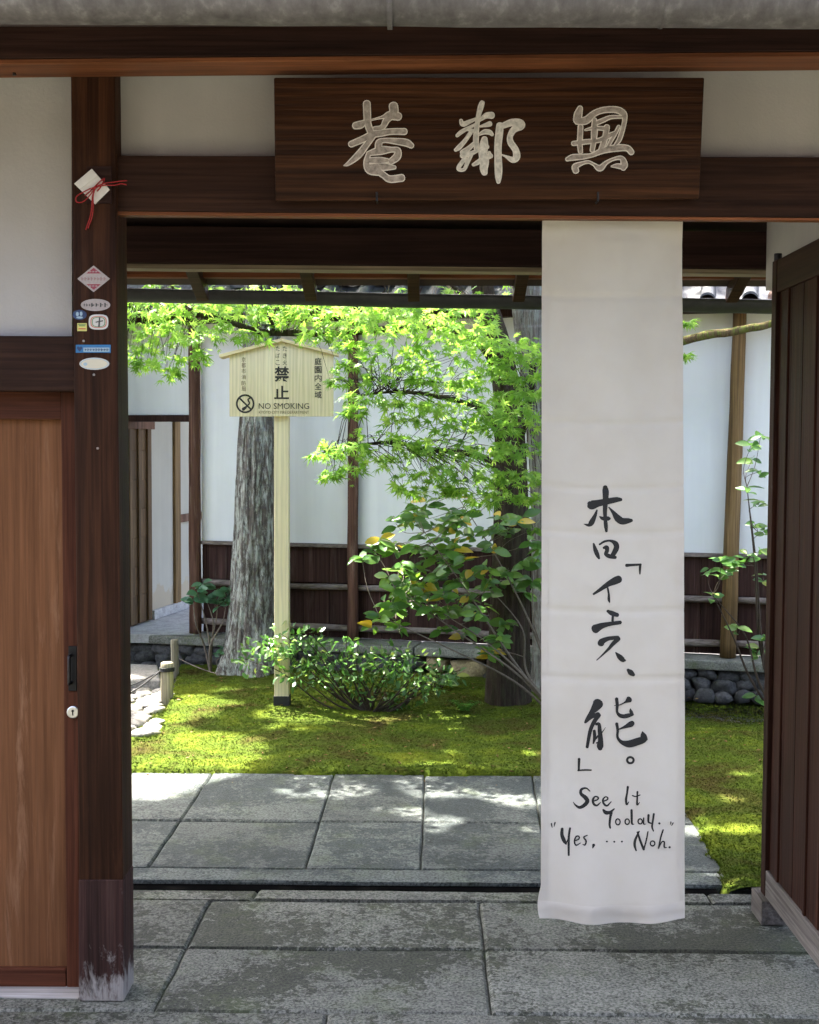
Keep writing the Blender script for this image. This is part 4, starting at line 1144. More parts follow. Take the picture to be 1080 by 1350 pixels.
# ledge stones and boulder foundation
s_ = SL
cuts = [SL, sP[0] - 1.6, WS(275, 850, 0.2)[0], WS(545, 855, 0.2)[0], WS(800, 870, .2)[0], SR]
for a_, b_ in zip(cuts[:-1], cuts[1:]):
    mb = MB(); wbox(mb, a_ + 0.004, b_ - 0.004, -0.08, 0.19, ZL - 0.068, ZL - rng.uniform(0.003, 0.008)); mb.build('ledge_stone', 'ledge_stone', wall, 0.012, 2, jit=0.006)
mb = MB(); wbox(mb, SL, SR, -0.10, 0.06, -0.13, ZL - 0.07); mb.build('foundation_core', 'joint_soil', wall)
def boulder(c, rx, ry, rz, mat, parent, seed, rot=0.0):
    bm = bmesh.new(); bmesh.ops.create_icosphere(bm, subdivisions=2, radius=1.0)
    off_ = Vector((seed * 3.17, seed * 1.3, seed * 0.7))
    for v in bm.verts:
        p = v.co.copy()
        k = 1 + 0.5 * noise.noise(p * 1.1 + off_) + 0.22 * noise.noise(p * 2.6 + off_)
        # squarish pebbles
        q = Vector([math.copysign(abs(a_) ** 0.72, a_) for a_ in p]) * k
        ca, sa = math.cos(rot), math.sin(rot)
        x_, z_ = q.x * rx, q.z * rz
        x_, z_ = x_ * ca - z_ * sa, x_ * sa + z_ * ca
        v.co = WD * x_ + WN * (q.y * ry) + Vector((0, 0, z_)) + c - base_of(parent)
    for f in bm.faces: f.smooth = True
    me = bpy.data.meshes.new('boulder'); bm.to_mesh(me); bm.free()
    return new_obj('boulder', me, mat, parent)
seed = 0
for rowi, (zc, hz) in enumerate(((0.105, 0.042), (0.045, 0.045), (-0.02, 0.045))):
    s_ = WS(150, 870, .15)[0]
    while s_ < WS(1030, 900, .15)[0]:
        wv_ = rng.uniform(0.045, 0.095)
        px_c = None
        s_ += wv_
        p = wl(s_, 0.10 + 0.025 * rng.random() + 0.018 * rowi, zc + rng.uniform(-.01, .01))
        seed += 1
        if not (WS(560, 880, .15)[0] - 0.02 < s_ < WS(645, 880, .15)[0] and rowi < 3):
            boulder(p, wv_ * 1.08, 0.06, hz * rng.uniform(0.95, 1.15), 'boulder_stone', wall, seed, rng.uniform(-.25, .25))
        s_ += wv_ * 0.92
for px, py, rx, rz, mt in ((575, 876, 0.075, 0.045, 'ochre_boulder_stone'), (619, 884, 0.115, 0.085, 'ochre_boulder_stone'), (592, 902, 0.07, 0.035, 'boulder_stone'), (566, 898, 0.06, 0.04, 'boulder_stone')):
    s0_, z_ = WS(px, py, 0.13); seed += 1
    boulder(wl(s0_, 0.12, z_), rx, 0.07, rz, mt, wall, seed)

# ------------------------------------------------------------------ shaded passage behind the doorway
PA = Vector(((165 - 560) / 1700 * 8.9, 8.9, 0)); PBv = Vector(((250 - 560) / 1700 * 10.1, 10.1, 0))
PD = (PBv - PA).normalized(); PN = Vector((PD.y, -PD.x, 0))
def PS(px, py, d=0.0):
    p = plane_hit(px, py, PA + PN * d, PN); return (p - PA).dot(PD), p.z
def pl_(s_, d, z): return PA + PD * s_ + PN * d + Vector((0, 0, z))
def pbox(mb, s0, s1, d0, d1, z0_, z1_):
    return mb.hexa([pl_(s0,d1,z0_), pl_(s1,d1,z0_), pl_(s1,d1,z1_), pl_(s0,d1,z1_), pl_(s0,d0,z0_), pl_(s1,d0,z0_), pl_(s1,d0,z1_), pl_(s0,d0,z1_)])
passage = thing('entrance_passage', PA, 'shaded entrance passage with stained plaster wall seen through the doorway', 'passage')
sD = PS(197, 700)[0]
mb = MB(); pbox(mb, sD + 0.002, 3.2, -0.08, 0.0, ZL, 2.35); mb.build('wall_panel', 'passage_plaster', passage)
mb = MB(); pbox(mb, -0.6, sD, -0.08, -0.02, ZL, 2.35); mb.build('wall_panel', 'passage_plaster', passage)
sQ = PS(232, 700)[0]
mb = MB(); pbox(mb, sQ - 0.06, sQ + 0.05, -0.02, 0.022, ZL, 2.3); mb.build('post', 'tan_post_wood', passage, 0.004)
zr = PS(240, 683)[1]
mb = MB(); pbox(mb, sQ + 0.051, 3.0, -0.02, 0.02, zr - 0.03, zr + 0.03); mb.build('rail', 'wall_post_wood', passage, 0.003)
mb = MB(); pbox(mb, sD + 0.02, 3.0, 0.002, 0.03, ZL, ZL + 0.07); mb.build('skirting_stone', 'passage_floor_stone', passage, 0.006)
mb = MB(); mb.hexa([(-3.6, 8.62, ZL-.06), (-1.55, 8.62, ZL-.06), (-1.55, 8.62, ZL - .0015), (-3.6, 8.62, ZL - .0015), (-3.6, 12.5, ZL-.06), (-1.0, 12.5, ZL-.06), (-1.0, 12.5, ZL - .0015), (-3.6, 12.5, ZL - .0015)])
mb.build('floor', 'passage_floor_stone', passage)
mb = MB(); mb.box(-3.0, -0.6, 12.3, 12.4, ZL, 2.4); mb.build('end_wall', 'passage_plaster', passage)
mb = MB(); mb.box(-3.6, -0.6, 8.95, 12.5, 2.45, 2.55); mb.build('roof', 'underboard', passage)  # unseen roof added to keep the passage dim
# slatted plank door standing open along that wall
zdt = PS(180, 556, 0.03)[1]; zdb = ZL + 0.01
dob = MB(); pbox(dob, -0.5, sD - 0.005, 0.004, 0.022, zdb, zdt)
sd = dob.build('door', 'slat_door_wood', passage); sd['label'] = 'brown plank door with narrow upright battens'
for k in range(7):
    zz = zdb + (zdt - zdb) * k / 7
    for (a_, b_) in ((-0.5, sD - 0.02),):
        mb = MB(); pbox(mb, a_ + 0.03, b_ - 0.02, 0.0225, 0.027, zz + 0.005, zz + (zdt - zdb) / 7 - 0.003); mb.build('plank', 'slat_door_wood', sd, 0.0015)
for px in (171, 183, 195):
    s0_ = PS(px, 700, 0.03)[0]
    mb = MB(); pbox(mb, s0_ - 0.018, s0_ + 0.018, 0.0275, 0.042, zdb + 0.01, zdt - 0.01); mb.build('batten', 'slat_door_wood', sd, 0.002)
mb = MB(); pbox(mb, -0.5, sD - 0.004, 0.0225, 0.05, zdt - 0.05, zdt + 0.01); mb.build('top_rail', 'wall_post_wood', sd, 0.003)

# ------------------------------------------------------------------ no-smoking sign
SY = 7.30
sb_ = G(370, 934, 0.02); SY = sb_.y
sign = thing('no_smoking_sign', (sb_.x, SY, 0.0), 'pale wooden no smoking sign with little roof on a tall post', 'sign')
def sp(px, py, lift=0.0): return U(px, py, SY - lift)
a, b2 = sp(361.5, 935), sp(381, 935)
zt = sp(371, 451).z
mb = MB(); mb.box(a.x + .001, b2.x - .001, SY, SY + 0.075, -0.08, zt); mb.build('post', 'sign_wood', sign, 0.004)
mb = MB(); mb.box(a.x - 0.003, b2.x + 0.003, SY - 0.004, SY + 0.079, -0.08, sp(371, 918).z); mb.build('base_sleeve', 'black_rubber', sign, 0.002)
mb = MB(); mb.poly([sp(x, y, 0.028) for x, y in ((302.5, 549), (439.5, 549), (439.5, 468), (371, 450.5), (302.5, 468.5))], (0, 0.026, 0))
mb.build('board', 'sign_wood', sign, 0.002)
def roofpiece(p0, p1, th=5.0):
    a, b3 = sp(*p0, 0.055), sp(*p1, 0.055)
    mb = MB(); up = Vector((0, 0, th * SY / FPX))
    mb.slab([a, b3, b3 + up, a + up], (0, 0.14, 0)); mb.build('roof_board', 'sign_roof_wood', sign, 0.0015)
roofpiece((371, 450), (289, 471.5), 4.2); roofpiece((371.1, 450), (445, 469), 4.2)
LFT = 0.0295
def text_part(items, name, mat):
    mb = MB()
    for body, cx, cy, hgt, wid, bold in items:
        cu = bpy.data.curves.new('t', 'FONT'); cu.body = body; cu.offset = bold; cu.resolution_u = 3
        ob = bpy.data.objects.new('t', cu); COL.objects.link(ob)
        dg = bpy.context.evaluated_depsgraph_get()
        me = bpy.data.meshes.new_from_object(ob.evaluated_get(dg))
        vs = np.array([v.co[:] for v in me.vertices])
        lo, hi = vs.min(0), vs.max(0); c = (lo + hi) / 2
        sy = hgt / (hi[1] - lo[1]); sx = sy if wid is None else wid / (hi[0] - lo[0])
        mb.add([sp(cx + (v[0] - c[0]) * sx, cy - (v[1] - c[1]) * sy, LFT) for v in vs], [tuple(p.vertices) for p in me.polygons])
        bpy.data.objects.remove(ob); bpy.data.curves.remove(cu); bpy.data.meshes.remove(me)
    return mb.build(name, mat, sign)
text_part([('禁', 371.7, 493.3, 20.5, 19.5, 0.022), ('止', 371.3, 517.3, 17.5, 19.5, 0.022)], 'lettering', 'sign_ink')
text_part([(c, 419.5, y, 9.4, 9.2, 0.01) for c, y in zip('庭園内全域', (476.4, 487.4, 498.3, 509.2, 520.4))], 'lettering', 'sign_ink')
text_part([(c, 375.6, y, 6.6, 5.6, 0.0) for c, y in zip('たき火', (459.5, 468.8, 478))] + [(c, 366.2, y, 6.4, 5.4, 0.0) for c, y in zip('たばこ', (459.5, 468.8, 478))], 'lettering', 'sign_ink')
text_part([(c, 321.3, y, 6.2, 5.8, 0.0) for c, y in zip('京都市消防局', (474, 481.6, 489.2, 497, 505, 512.6))], 'lettering', 'sign_ink_faded')
text_part([('NO SMOKING', 374.4, 535.3, 7.6, 66.5, 0.0)], 'lettering', 'sign_ink')
text_part([('KYOTO CITY FIRE DEPARTMENT', 374.4, 543.6, 3.9, 66, 0.0)], 'lettering', 'sign_ink_faded')
def sign_place(x, y, lift): return sp(x, y, LFT + lift)
mb = MB()
vs, fs = stroke_faces(ring_pts(323.3, 532.2, 11.0, 11.3, 2.4, 24), 0.0, sign_place, sub=3); mb.add(vs, fs)
vs, fs = stroke_faces([(315.6, 524.6, 2.2), (331, 539.8, 2.2)], 0.0002, sign_place, sub=3); mb.add(vs, fs)
vs, fs = stroke_faces([(320.8, 539.5, 4.2), (324, 537, 3.4)], 0.0003, sign_place, sub=3); mb.add(vs, fs)
vs, fs = stroke_faces([(325, 536, 1.6), (329, 531.5, 1.2), (327, 527, .8), (330, 524.5, .6)], 0.0004, sign_place, sub=3); mb.add(vs, fs)
mb.build('symbol', 'sign_ink', sign)

# ------------------------------------------------------------------ trees
def trunk_mesh(name, mat, parent, path, ns=40, ridge=0.02, rings=150, flare=None, lob=0.0):
    C = catmull(path, 24); C = [C[int(i)] for i in np.linspace(0, len(C) - 1, rings)]
    V = []; 
    for i, c in enumerate(C):
        x, y, z, r = c
        for k in range(ns):
            q = 2 * math.pi * k / ns
            dv = Vector((math.cos(q), math.sin(q), 0))
            h = 0.7 * noise.noise(Vector((dv.x * 6.5, dv.y * 6.5, z * 0.9))) + 0.8 * (0.5 - abs(noise.noise(Vector((dv.x * 11, dv.y * 11, z * 1.6)))) * 2) + 0.3 * noise.noise(Vector((dv.x * 24, dv.y * 24, z * 6)))
            rr = r * (1 + lob * noise.noise(Vector((dv.x * 1.6, dv.y * 1.6, z * 0.4 + 4)))) + ridge * h
            if flare:
                t = max(0, 1 - (z - path[0][2]) / flare[0])
                rr += flare[1] * t * t * (1 + 0.6 * math.sin(q * 5 + 1.3) )
            V.append((x + dv.x * rr, y + dv.y * rr, z))
    idx = np.arange(ns * len(C)).reshape(len(C), ns)
    F = np.stack([idx[:-1], np.roll(idx[:-1], -1, 1), np.roll(idx[1:], -1, 1), idx[1:]], -1).reshape(-1, 4)
    return np_mesh(name, V, F, mat, parent, smooth=True)
def trunk_path(pts, Y):
    """(px centre, py, width px) -> (x, y, z, radius)"""
    o = []
    for px, py, wd in pts:
        p = U(px, py, Y); o.append((p.x, p.y, p.z, wd / 2 * Y / FPX))
    return o
MAPLE_T = None
def leaf_template(kind):
    if kind == 'maple':
        lob = [(0, 1.0), (38, 0.92), (78, 0.74), (122, 0.45)]
        tips = [(a, r) for a, r in lob] ; full = []
        angs = [(-122, .45), (-78, .74), (-38, .92), (0, 1.0), (38, .92), (78, .74), (122, .45)]
        pts = []
        for i, (a, r) in enumerate(angs):
            pts.append((a, r))
            if i < 6: pts.append(((a + angs[i+1][0]) / 2, 0.30))
        pts.append((180, 0.10))
        T = [(0, 0, 0)] + [(r * math.cos(R(a)), r * math.sin(R(a)) * 0.95, -0.22 * r * r) for a, r in pts]
        Fc = [(0, i, i + 1) for i in range(1, len(pts))] + [(0, len(pts), 1)]
        return np.array(T), np.array(Fc)
    if kind == 'oval':        # pointed oval folded along the midrib, tip curling down
        xs_ = [0, .18, .42, .68, .88, 1.0]; wd = [0.02, .17, .25, .21, .10, 0.0]
        T = []; Fc = []
        for x, w_ in zip(xs_, wd):
            zc = -0.16 * x * x
            T += [(x, w_, zc + w_ * 0.35), (x, 0, zc), (x, -w_, zc + w_ * 0.35)]
        for i in range(5):
            a = 3 * i
            for k in (0, 1): Fc += [(a+k, a+k+1, a+k+4), (a+k, a+k+4, a+k+3)]
        return np.array(T), np.array(Fc)
    if kind == 'small':
        T = [(0, 0, 0), (.5, .22, .05), (1, 0, -.1), (.5, -.22, .05)]
        return np.array(T, float), np.array([(0, 2, 1), (0, 3, 2)])
    if kind == 'needle':
        T = [(0, 0, 0), (.5, .10, 0), (1, 0, -.15), (.5, -.10, 0)]
        return np.array(T, float), np.array([(0, 2, 1), (0, 3, 2)])
def frames(dirs, nrms):
    d = dirs / (np.linalg.norm(dirs, axis=1, keepdims=True) + 1e-9)
    y = np.cross(nrms, d); y /= (np.linalg.norm(y, axis=1, keepdims=True) + 1e-9)
    z = np.cross(d, y)
    return d, y, z
def scatter(kind, pos, dirs, nrms, size):
    T, Fc = leaf_template(kind)
    d, y, z = frames(dirs, nrms)
    curl = nrng.uniform(-0.4, 2.6, len(pos))[:, None, None]; wide = nrng.uniform(0.75, 1.12, len(pos))[:, None, None]
    s_ = size[:, None, None]
    V = pos[:, None, :] + s_ * (T[None, :, 0:1] * d[:, None] + T[None, :, 1:2] * wide * y[:, None] + T[None, :, 2:3] * curl * z[:, None])
    n_ = len(T)
    F = (Fc[None] + (np.arange(len(pos)) * n_)[:, None, None]).reshape(-1, 3)
    return V.reshape(-1, 3), F
def leaf_objects(kind, mat, pos, dirs, nrms, size, parent, name='leaf'):
    T, Fc = leaf_template(kind)
    me = bpy.data.meshes.new(name)
    me.from_pydata([tuple(t) for t in T], [], [tuple(f) for f in Fc]); me.materials.append(MAT[mat])
    for p in me.polygons: p.use_smooth = kind == 'oval'
    d, y, z = frames(dirs, nrms); bs = base_of(parent)
    for i in range(len(pos)):
        o = bpy.data.objects.new(name, me); COL.objects.link(o); o.parent = parent
        m4 = Matrix.Identity(4)
        for r_ in range(3):
            m4[r_][0] = d[i][r_] * size[i]; m4[r_][1] = y[i][r_] * size[i]; m4[r_][2] = z[i][r_] * size[i]; m4[r_][3] = pos[i][r_] - bs[r_]
        o.matrix_local = m4
def spray(c, r, n_, thick=0.22, size=(0.045, 0.065), tilt=None, up=0.55):
    """flat layered spray of leaves around c"""
    a_ = nrng.uniform(0, 2*np.pi, n_); rr = r * np.sqrt(nrng.uniform(0.02, 1, n_))
    p = np.stack([np.cos(a_) * rr, np.sin(a_) * rr, nrng.normal(0, thick * r * 0.55, n_) - 0.20 * rr * rr / max(r, .01)], 1)
    if tilt is not None:
        p[:, 2] += p[:, 0] * tilt[0] + p[:, 1] * tilt[1]
    dirs = np.stack([np.cos(a_), np.sin(a_), nrng.normal(-0.35, 0.25, n_)], 1) + nrng.normal(0, 0.45, (n_, 3))
    nr = np.array([0, 0, 1.0]) + nrng.normal(0, up, (n_, 3))
    return np.array(c) + p, dirs, nr, nrng.uniform(size[0], size[1], n_)
def cat(L): return [np.concatenate(x) for x in zip(*L)]

# gaps cut in the unseen crowns along the sun's direction to light these points
HOLES = [(G(215, 1000), .50), (G(180, 975), .35), (G(300, 985), .22), (G(240, 945), .25), (G(200, 1040), .20), (G(250, 985), .2), (G(330, 985), .10), (G(300, 1012), .12), (G(360, 950), .12), (G(250, 930), .22), (G(300, 915), .10),
         (G(545, 1071), .10), (G(590, 1082), .10), (G(575, 1093), .07), (G(500, 1066), .05), (G(690, 1060), .08), (G(700, 1093), .06), (G(945, 932), .13), (G(985, 925), .10), (G(935, 958), .05), (G(965, 1060), .07), (G(985, 1100), .08), (G(945, 1100), .05), (G(925, 1085), .06),
         (G(945, 1162), .05), (G(700, 1000), .08), (G(660, 1012), .05), (G(190, 890), .30), (G(185, 930), .2), (G(245, 1075), .04), (G(290, 1068), .04), (G(420, 1000), .06), (G(480, 960), .07), (G(600, 1000), .06),
         (U(480, 425, 6.2), .30), (U(240, 430, 6.2), .24), (U(590, 465, 6.2), .22), (U(520, 590, 6.1), .26), (U(435, 600, 6.0), .2), (U(650, 610, 6.2), .24), (U(570, 520, 6.2), .2), (U(470, 880, 6.9), .16), (U(380, 415, 6.4), .2), (U(445, 490, 6.2), .12),
         (U(380, 855, 7.0), .24), (U(560, 880, 7.0), .2), (U(960, 760, 7.1), .10), (U(520, 720, 6.9), .12), (U(650, 830, 6.9), .10), (U(960, 437, 7.5), .05), (U(345, 500, 7.3), .05)]
for _ in range(26):
    HOLES.append((G(rng.uniform(170, 520), rng.uniform(900, 1012)), rng.uniform(.05, .13)))
for _ in range(8):
    HOLES.append((G(rng.uniform(905, 1000), rng.uniform(930, 1140)), rng.uniform(.04, .08)))
def in_hole(P_, margin=0.0):
    S_ = np.array(SUN); k = np.zeros(len(P_), bool)
    for c, r in HOLES:
        v = P_ - np.array(c); t = v @ S_
        dist = np.linalg.norm(v - t[:, None] * S_[None], axis=1)
        k |= (dist < r * (1 + margin)) & (t > 0.35)
    return k

# --- left: straight old cedar with grey lichened bark
cb = G(328, 893, 0.01)
cedar = thing('cedar_tree', (cb.x, cb.y + 0.15, 0), 'tall cedar with grey lichened bark behind the no smoking sign', 'tree')
CY = cb.y + 0.15
cp = trunk_path([(327, 915, 78), (330, 860, 68), (334, 780, 62), (337, 700, 59), (340, 600, 53), (343, 500, 48), (345, 400, 46), (349, 200, 44), (355, -200, 42), (362, -900, 36), (368, -1500, 22)], CY)
trunk_mesh('trunk', 'cedar_bark', cedar, cp, 120, 0.015, 340, (0.55, 0.085), 0.10)
def crown_overhead(n_spr, xr, yr, zr_, per, rad, size, kind):
    """high sprays that shade the ground area xr, yr when the sun shines"""
    L = []
    for i in range(n_spr):
        z_ = rng.uniform(*zr_); q_ = Vector((rng.uniform(*xr), rng.uniform(*yr), 0)) + SUN * (z_ / SUN.z); c = tuple(q_)
        L.append(spray(c, rng.uniform(*rad), per, 0.25, size, up=0.5))
    p, d, nn, s_ = cat(L)
    # keep clear of the air in the picture below the eave line, and of the lit openings
    vis_z = 1.5 + p[:, 1] * (585 - 330) / FPX
    k = ~in_hole(p) & (p[:, 2] > vis_z + 0.1)
    return scatter(kind, p[k], d[k], nn[k], s_[k])
V, F = crown_overhead(70, (-2.6, 0.6), (5.6, 9.0), (5.5, 8.5), 170, (0.5, 0.9), (0.08, 0.13), 'small')
np_mesh('crown', V, F, 'cedar_leaf', cedar)
mb = MB()
top_at = Vector((cp[-3][0], cp[-3][1], 0))
for k in range(14):
    z_ = 3.5 + 0.28 * k; a_ = k * 2.4; L_ = 1.9 - 0.06 * k
    p0 = Vector((U(349, 200, CY).x, CY, z_)); e = Vector((math.cos(a_) * L_, math.sin(a_) * L_, -0.25))
    mb.tube([p0, p0 + e * 0.5 + Vector((0, 0, .05)), p0 + e], [0.03, 0.02, 0.006], 6)
mb.build('branches', 'twig_brown', cedar, smooth=True)

# --- centre right: Japanese maple with dark trunk, layered bright sprays
mbase = G(668, 934, 0.0); MY = mbase.y + 0.10
maple = thing('maple_tree', (mbase.x, MY, 0), 'green leaved maple with dark trunk beside the white banner', 'tree')
mp = trunk_path([(668, 955, 62), (669, 900, 58), (671, 820, 52), (673, 700, 46), (672, 600, 41), (668, 520, 37), (655, 450, 34), (636, 380, 30), (610, 250, 27), (590, 100, 22), (580, -150, 16)], MY)
trunk_mesh('trunk', 'maple_bark', maple, mp, 40, 0.007, 200, (0.18, 0.03), 0.12)
BR = {
 'a': [(671, 560, MY, .030), (660, 500, 7.1, .028), (632, 452, 6.9, .025), (580, 432, 6.75, .022), (520, 434, 6.6, .020), (450, 438, 6.5, .018), (395, 441, 6.45, .017), (340, 437, 6.4, .015), (290, 421, 6.35, .013), (255, 410, 6.3, .011), (240, 397, 6.25, .009), (226, 375, 6.2, .006)],
 'a2': [(290, 421, 6.35, .010), (250, 421, 6.35, .008), (215, 413, 6.3, .007), (180, 400, 6.3, .005), (165, 395, 6.3, .004)],
 'a3': [(362, 440, 6.42, .009), (358, 425, 6.4, .008), (350, 412, 6.4, .005)],
 'b': [(671, 650, MY, .026), (650, 612, 6.9, .020), (610, 596, 6.6, .014), (560, 590, 6.4, .010), (505, 582, 6.2, .007), (450, 590, 6.08, .005), (425, 598, 6.0, .003)],
 'c': [(671, 600, MY, .026), (640, 545, 6.9, .018), (590, 525, 6.6, .013), (530, 516, 6.35, .008), (475, 520, 6.15, .004)],
 'd': [(672, 610, MY, .02), (690, 570, 6.8, .014), (700, 530, 6.6, .010), (706, 480, 6.5, .006)],
 'e': [(671, 480, MY, .026), (640, 420, 6.9, .02), (600, 380, 6.6, .016), (540, 340, 6.3, .012), (450, 300, 6.1, .008)],
}
mb = MB(); bpts = []
for k_, pts in BR.items():
    C = catmull([(*U(px, py, Y), r) for px, py, Y, r in pts], 6)
    C = [np.array([c[0], c[1], c[2] + 0.012 * noise.noise(Vector((c[0] * 6, c[1] * 6, 1))), max(c[3], .002)]) for c in C]
    mb.tube([c[:3] for c in C], [c[3] for c in C], 8)
    bpts += [c[:3] for c in C[3:]]
SPR = [(185,410,6.3,55),(250,403,6.2,58),(215,440,6.3,48),(238,468,6.2,38),(180,455,6.4,28),(278,440,6.2,38),(318,408,6.4,48),(226,490,6.2,20),(195,480,6.3,16),(172,475,6.3,14),
 (360,406,6.5,48),(410,416,6.5,46),(455,410,6.3,52),(500,425,6.2,52),(545,415,6.2,56),(600,430,6.2,56),(632,446,6.3,42),(448,500,6.25,18),(470,455,6.2,30),(458,480,6.25,20),
 (522,465,6.2,50),(580,468,6.2,55),(640,492,6.4,55),(694,470,6.3,30),(482,522,6.1,32),(545,528,6.2,48),(610,535,6.2,54),(668,540,6.3,46),(702,520,6.3,30),
 (452,585,6.05,36),(510,578,6.1,48),(575,588,6.2,48),(640,592,6.2,50),(690,590,6.3,36),(430,598,6.0,20),(455,620,6.05,28),(500,606,6.1,34),(560,620,6.1,40),(620,628,6.2,38),(678,625,6.3,34),(540,645,6.2,22),(435,628,6.0,14),(698,655,6.3,20),
 (470,540,6.1,22),(425,440,6.4,36),(330,440,6.4,26),(908,425,6.6,9),(906,468,6.6,9), (520,395,6.4,40),(610,400,6.4,45),(300,392,6.3,45),(400,390,6.4,45),(210,388,6.3,45),
 (500,495,6.2,26),(560,500,6.25,30),(612,505,6.2,26),(655,562,6.2,36),(600,560,6.2,32),(530,552,6.2,26),(692,555,6.3,32),(662,650,6.3,28),(640,662,6.3,20),(600,650,6.2,24),(575,640,6.2,20),(700,625,6.2,25),(690,495,6.3,24),(674,452,6.35,34),(662,478,6.4,34),(680,520,6.5,30)]
L = []; BP = np.array(bpts)
for px, py, Y, rp in SPR:
    c = U(px, py, Y); r = rp * Y / FPX
    n_ = int(18 + 1800 * r * r)
    L.append(spray(c, r, n_, 0.30, (0.028, 0.060), (rng.uniform(-.15, .15), rng.uniform(-.2, .1)), 0.5))
    if px > 800: continue
    if py < 455:
        c2 = U(px + rng.uniform(-20, 20), py - rng.uniform(0, 14), Y - rng.uniform(.3, .7)); L.append(spray(c2, r * .95, int(n_ * .25), 0.30, (0.038, 0.055), None, 0.5))
    j = np.argmin(((BP - np.array(c)) ** 2).sum(1)); a = Vector(BP[j])
    for t in range(6):
        q = c + Vector((rng.uniform(-.8, .8), rng.uniform(-.8, .8), rng.uniform(-.1, .1))) * r
        a = Vector(BP[np.argsort(((BP - np.array(q)) ** 2).sum(1))[rng.randint(0, 9)]])
        m_ = a.lerp(q, 0.5) + Vector((0, 0, 0.03))
        mb.tube([a, m_, q], [0.0024, 0.0016, 0.0008], 4, False)
mb.build('branches', 'maple_bark', maple, smooth=True)
p, d, nn, s_ = cat(L)
# the leaves nearest to the opening are separate, the rest one mass
vis = np.array([0.5 < (1 if (-0.25 * q[1] < q[0] < 0.1 * q[1] and q[2] < 1.5 + q[1] * 0.105) else 0) for q in p])
face = np.abs((nn / np.linalg.norm(nn, axis=1, keepdims=True))[:, 1])
order = np.argsort(-(face * s_ / p[:, 1]) * vis)[:280]
sel = np.zeros(len(p), bool); sel[order] = True
leaf_objects('maple', 'maple_leaf', p[sel], d[sel], nn[sel], s_[sel], maple)
V1, F1 = scatter('maple', p[~sel], d[~sel], nn[~sel], s_[~sel])
V3, F3 = crown_overhead(70, (-2.2, 2.0), (4.2, 5.6), (4.2, 5.6), 170, (0.35, 0.6), (0.07, 0.10), 'maple')
V2, F2 = crown_overhead(150, (-2.4, 2.4), (4.6, 8.2), (4.4, 6.6), 190, (0.4, 0.8), (0.07, 0.10), 'maple')
o = np_mesh('foliage', np.concatenate([V1, V2, V3]), np.concatenate([F1, F2 + len(V1), F3 + len(V1) + len(V2)]), 'maple_leaf', maple)
o['kind'] = 'stuff'

# --- grey barked tree half behind the banner, with a mossy low branch
gb_ = U(704, 900, 7.75)
gtree = thing('grey_tree', (gb_.x, 7.75, 0), 'grey barked tree mostly hidden behind the banner', 'tree')
gp = trunk_path([(730, 935, 60), (728, 800, 54), (724, 640, 50), (711, 500, 50), (702, 420, 52), (697, 350, 50), (690, 100, 50), (690, -400, 40), (690, -900, 24)], 7.75)
trunk_mesh('trunk', 'grey_bark', gtree, gp, 56, 0.009, 220, (0.3, 0.05), 0.10)
mb = MB(); C = catmull([(*U(px, py, Y), r) for px, py, Y, r in [(712, 520, 7.72, .034), (780, 490, 7.6, .032), (850, 466, 7.5, .028), (905, 448, 7.45, .025), (950, 439, 7.4, .024), (985, 434, 7.38, .023), (1015, 427, 7.35, .021), (1080, 405, 7.3, .018), (1180, 350, 7.2, .012)]], 8)
mb.tube([c[:3] + np.array([0, 0, 0.01 * noise.noise(Vector((c[0] * 9, 0, 0)))]) for c in C], [c[3] * (1 + .15 * noise.noise(Vector((c[0] * 14, 3, 0)))) for c in C], 12)
mb.build('mossy_branch', 'mossy_bark', gtree, smooth=True)
V, F = crown_overhead(50, (0.2, 3.2), (5.4, 9.0), (5.0, 7.5), 150, (0.45, 0.85), (0.08, 0.12), 'small')
np_mesh('crown', V, F, 'canopy_leaf', gtree)

# ------------------------------------------------------------------ shrubs
def stems(base, tips, mat, parent, r0=0.010, r1=0.002, sag=0.25, n_=6, name='stems', wob=0.03):
    mb = MB()
    for tnum, t in enumerate(tips):
        t = Vector(t); h = t - base
        m1 = base + h * 0.35 + Vector((rng.uniform(-wob, wob), rng.uniform(-wob, wob), -sag * abs(h.x) * 0.5))
        m2 = base + h * 0.72 + Vector((rng.uniform(-wob, wob), rng.uniform(-wob, wob), rng.uniform(-wob, wob)))
        C = catmull([(*base, r0), (*m1, r0 * 0.62), (*m2, (r0 + r1) * 0.3), (*t, r1)], 5)
        mb.tube([c[:3] for c in C], [c[3] for c in C], n_, False)
    return mb.build(name, mat, parent, smooth=True)

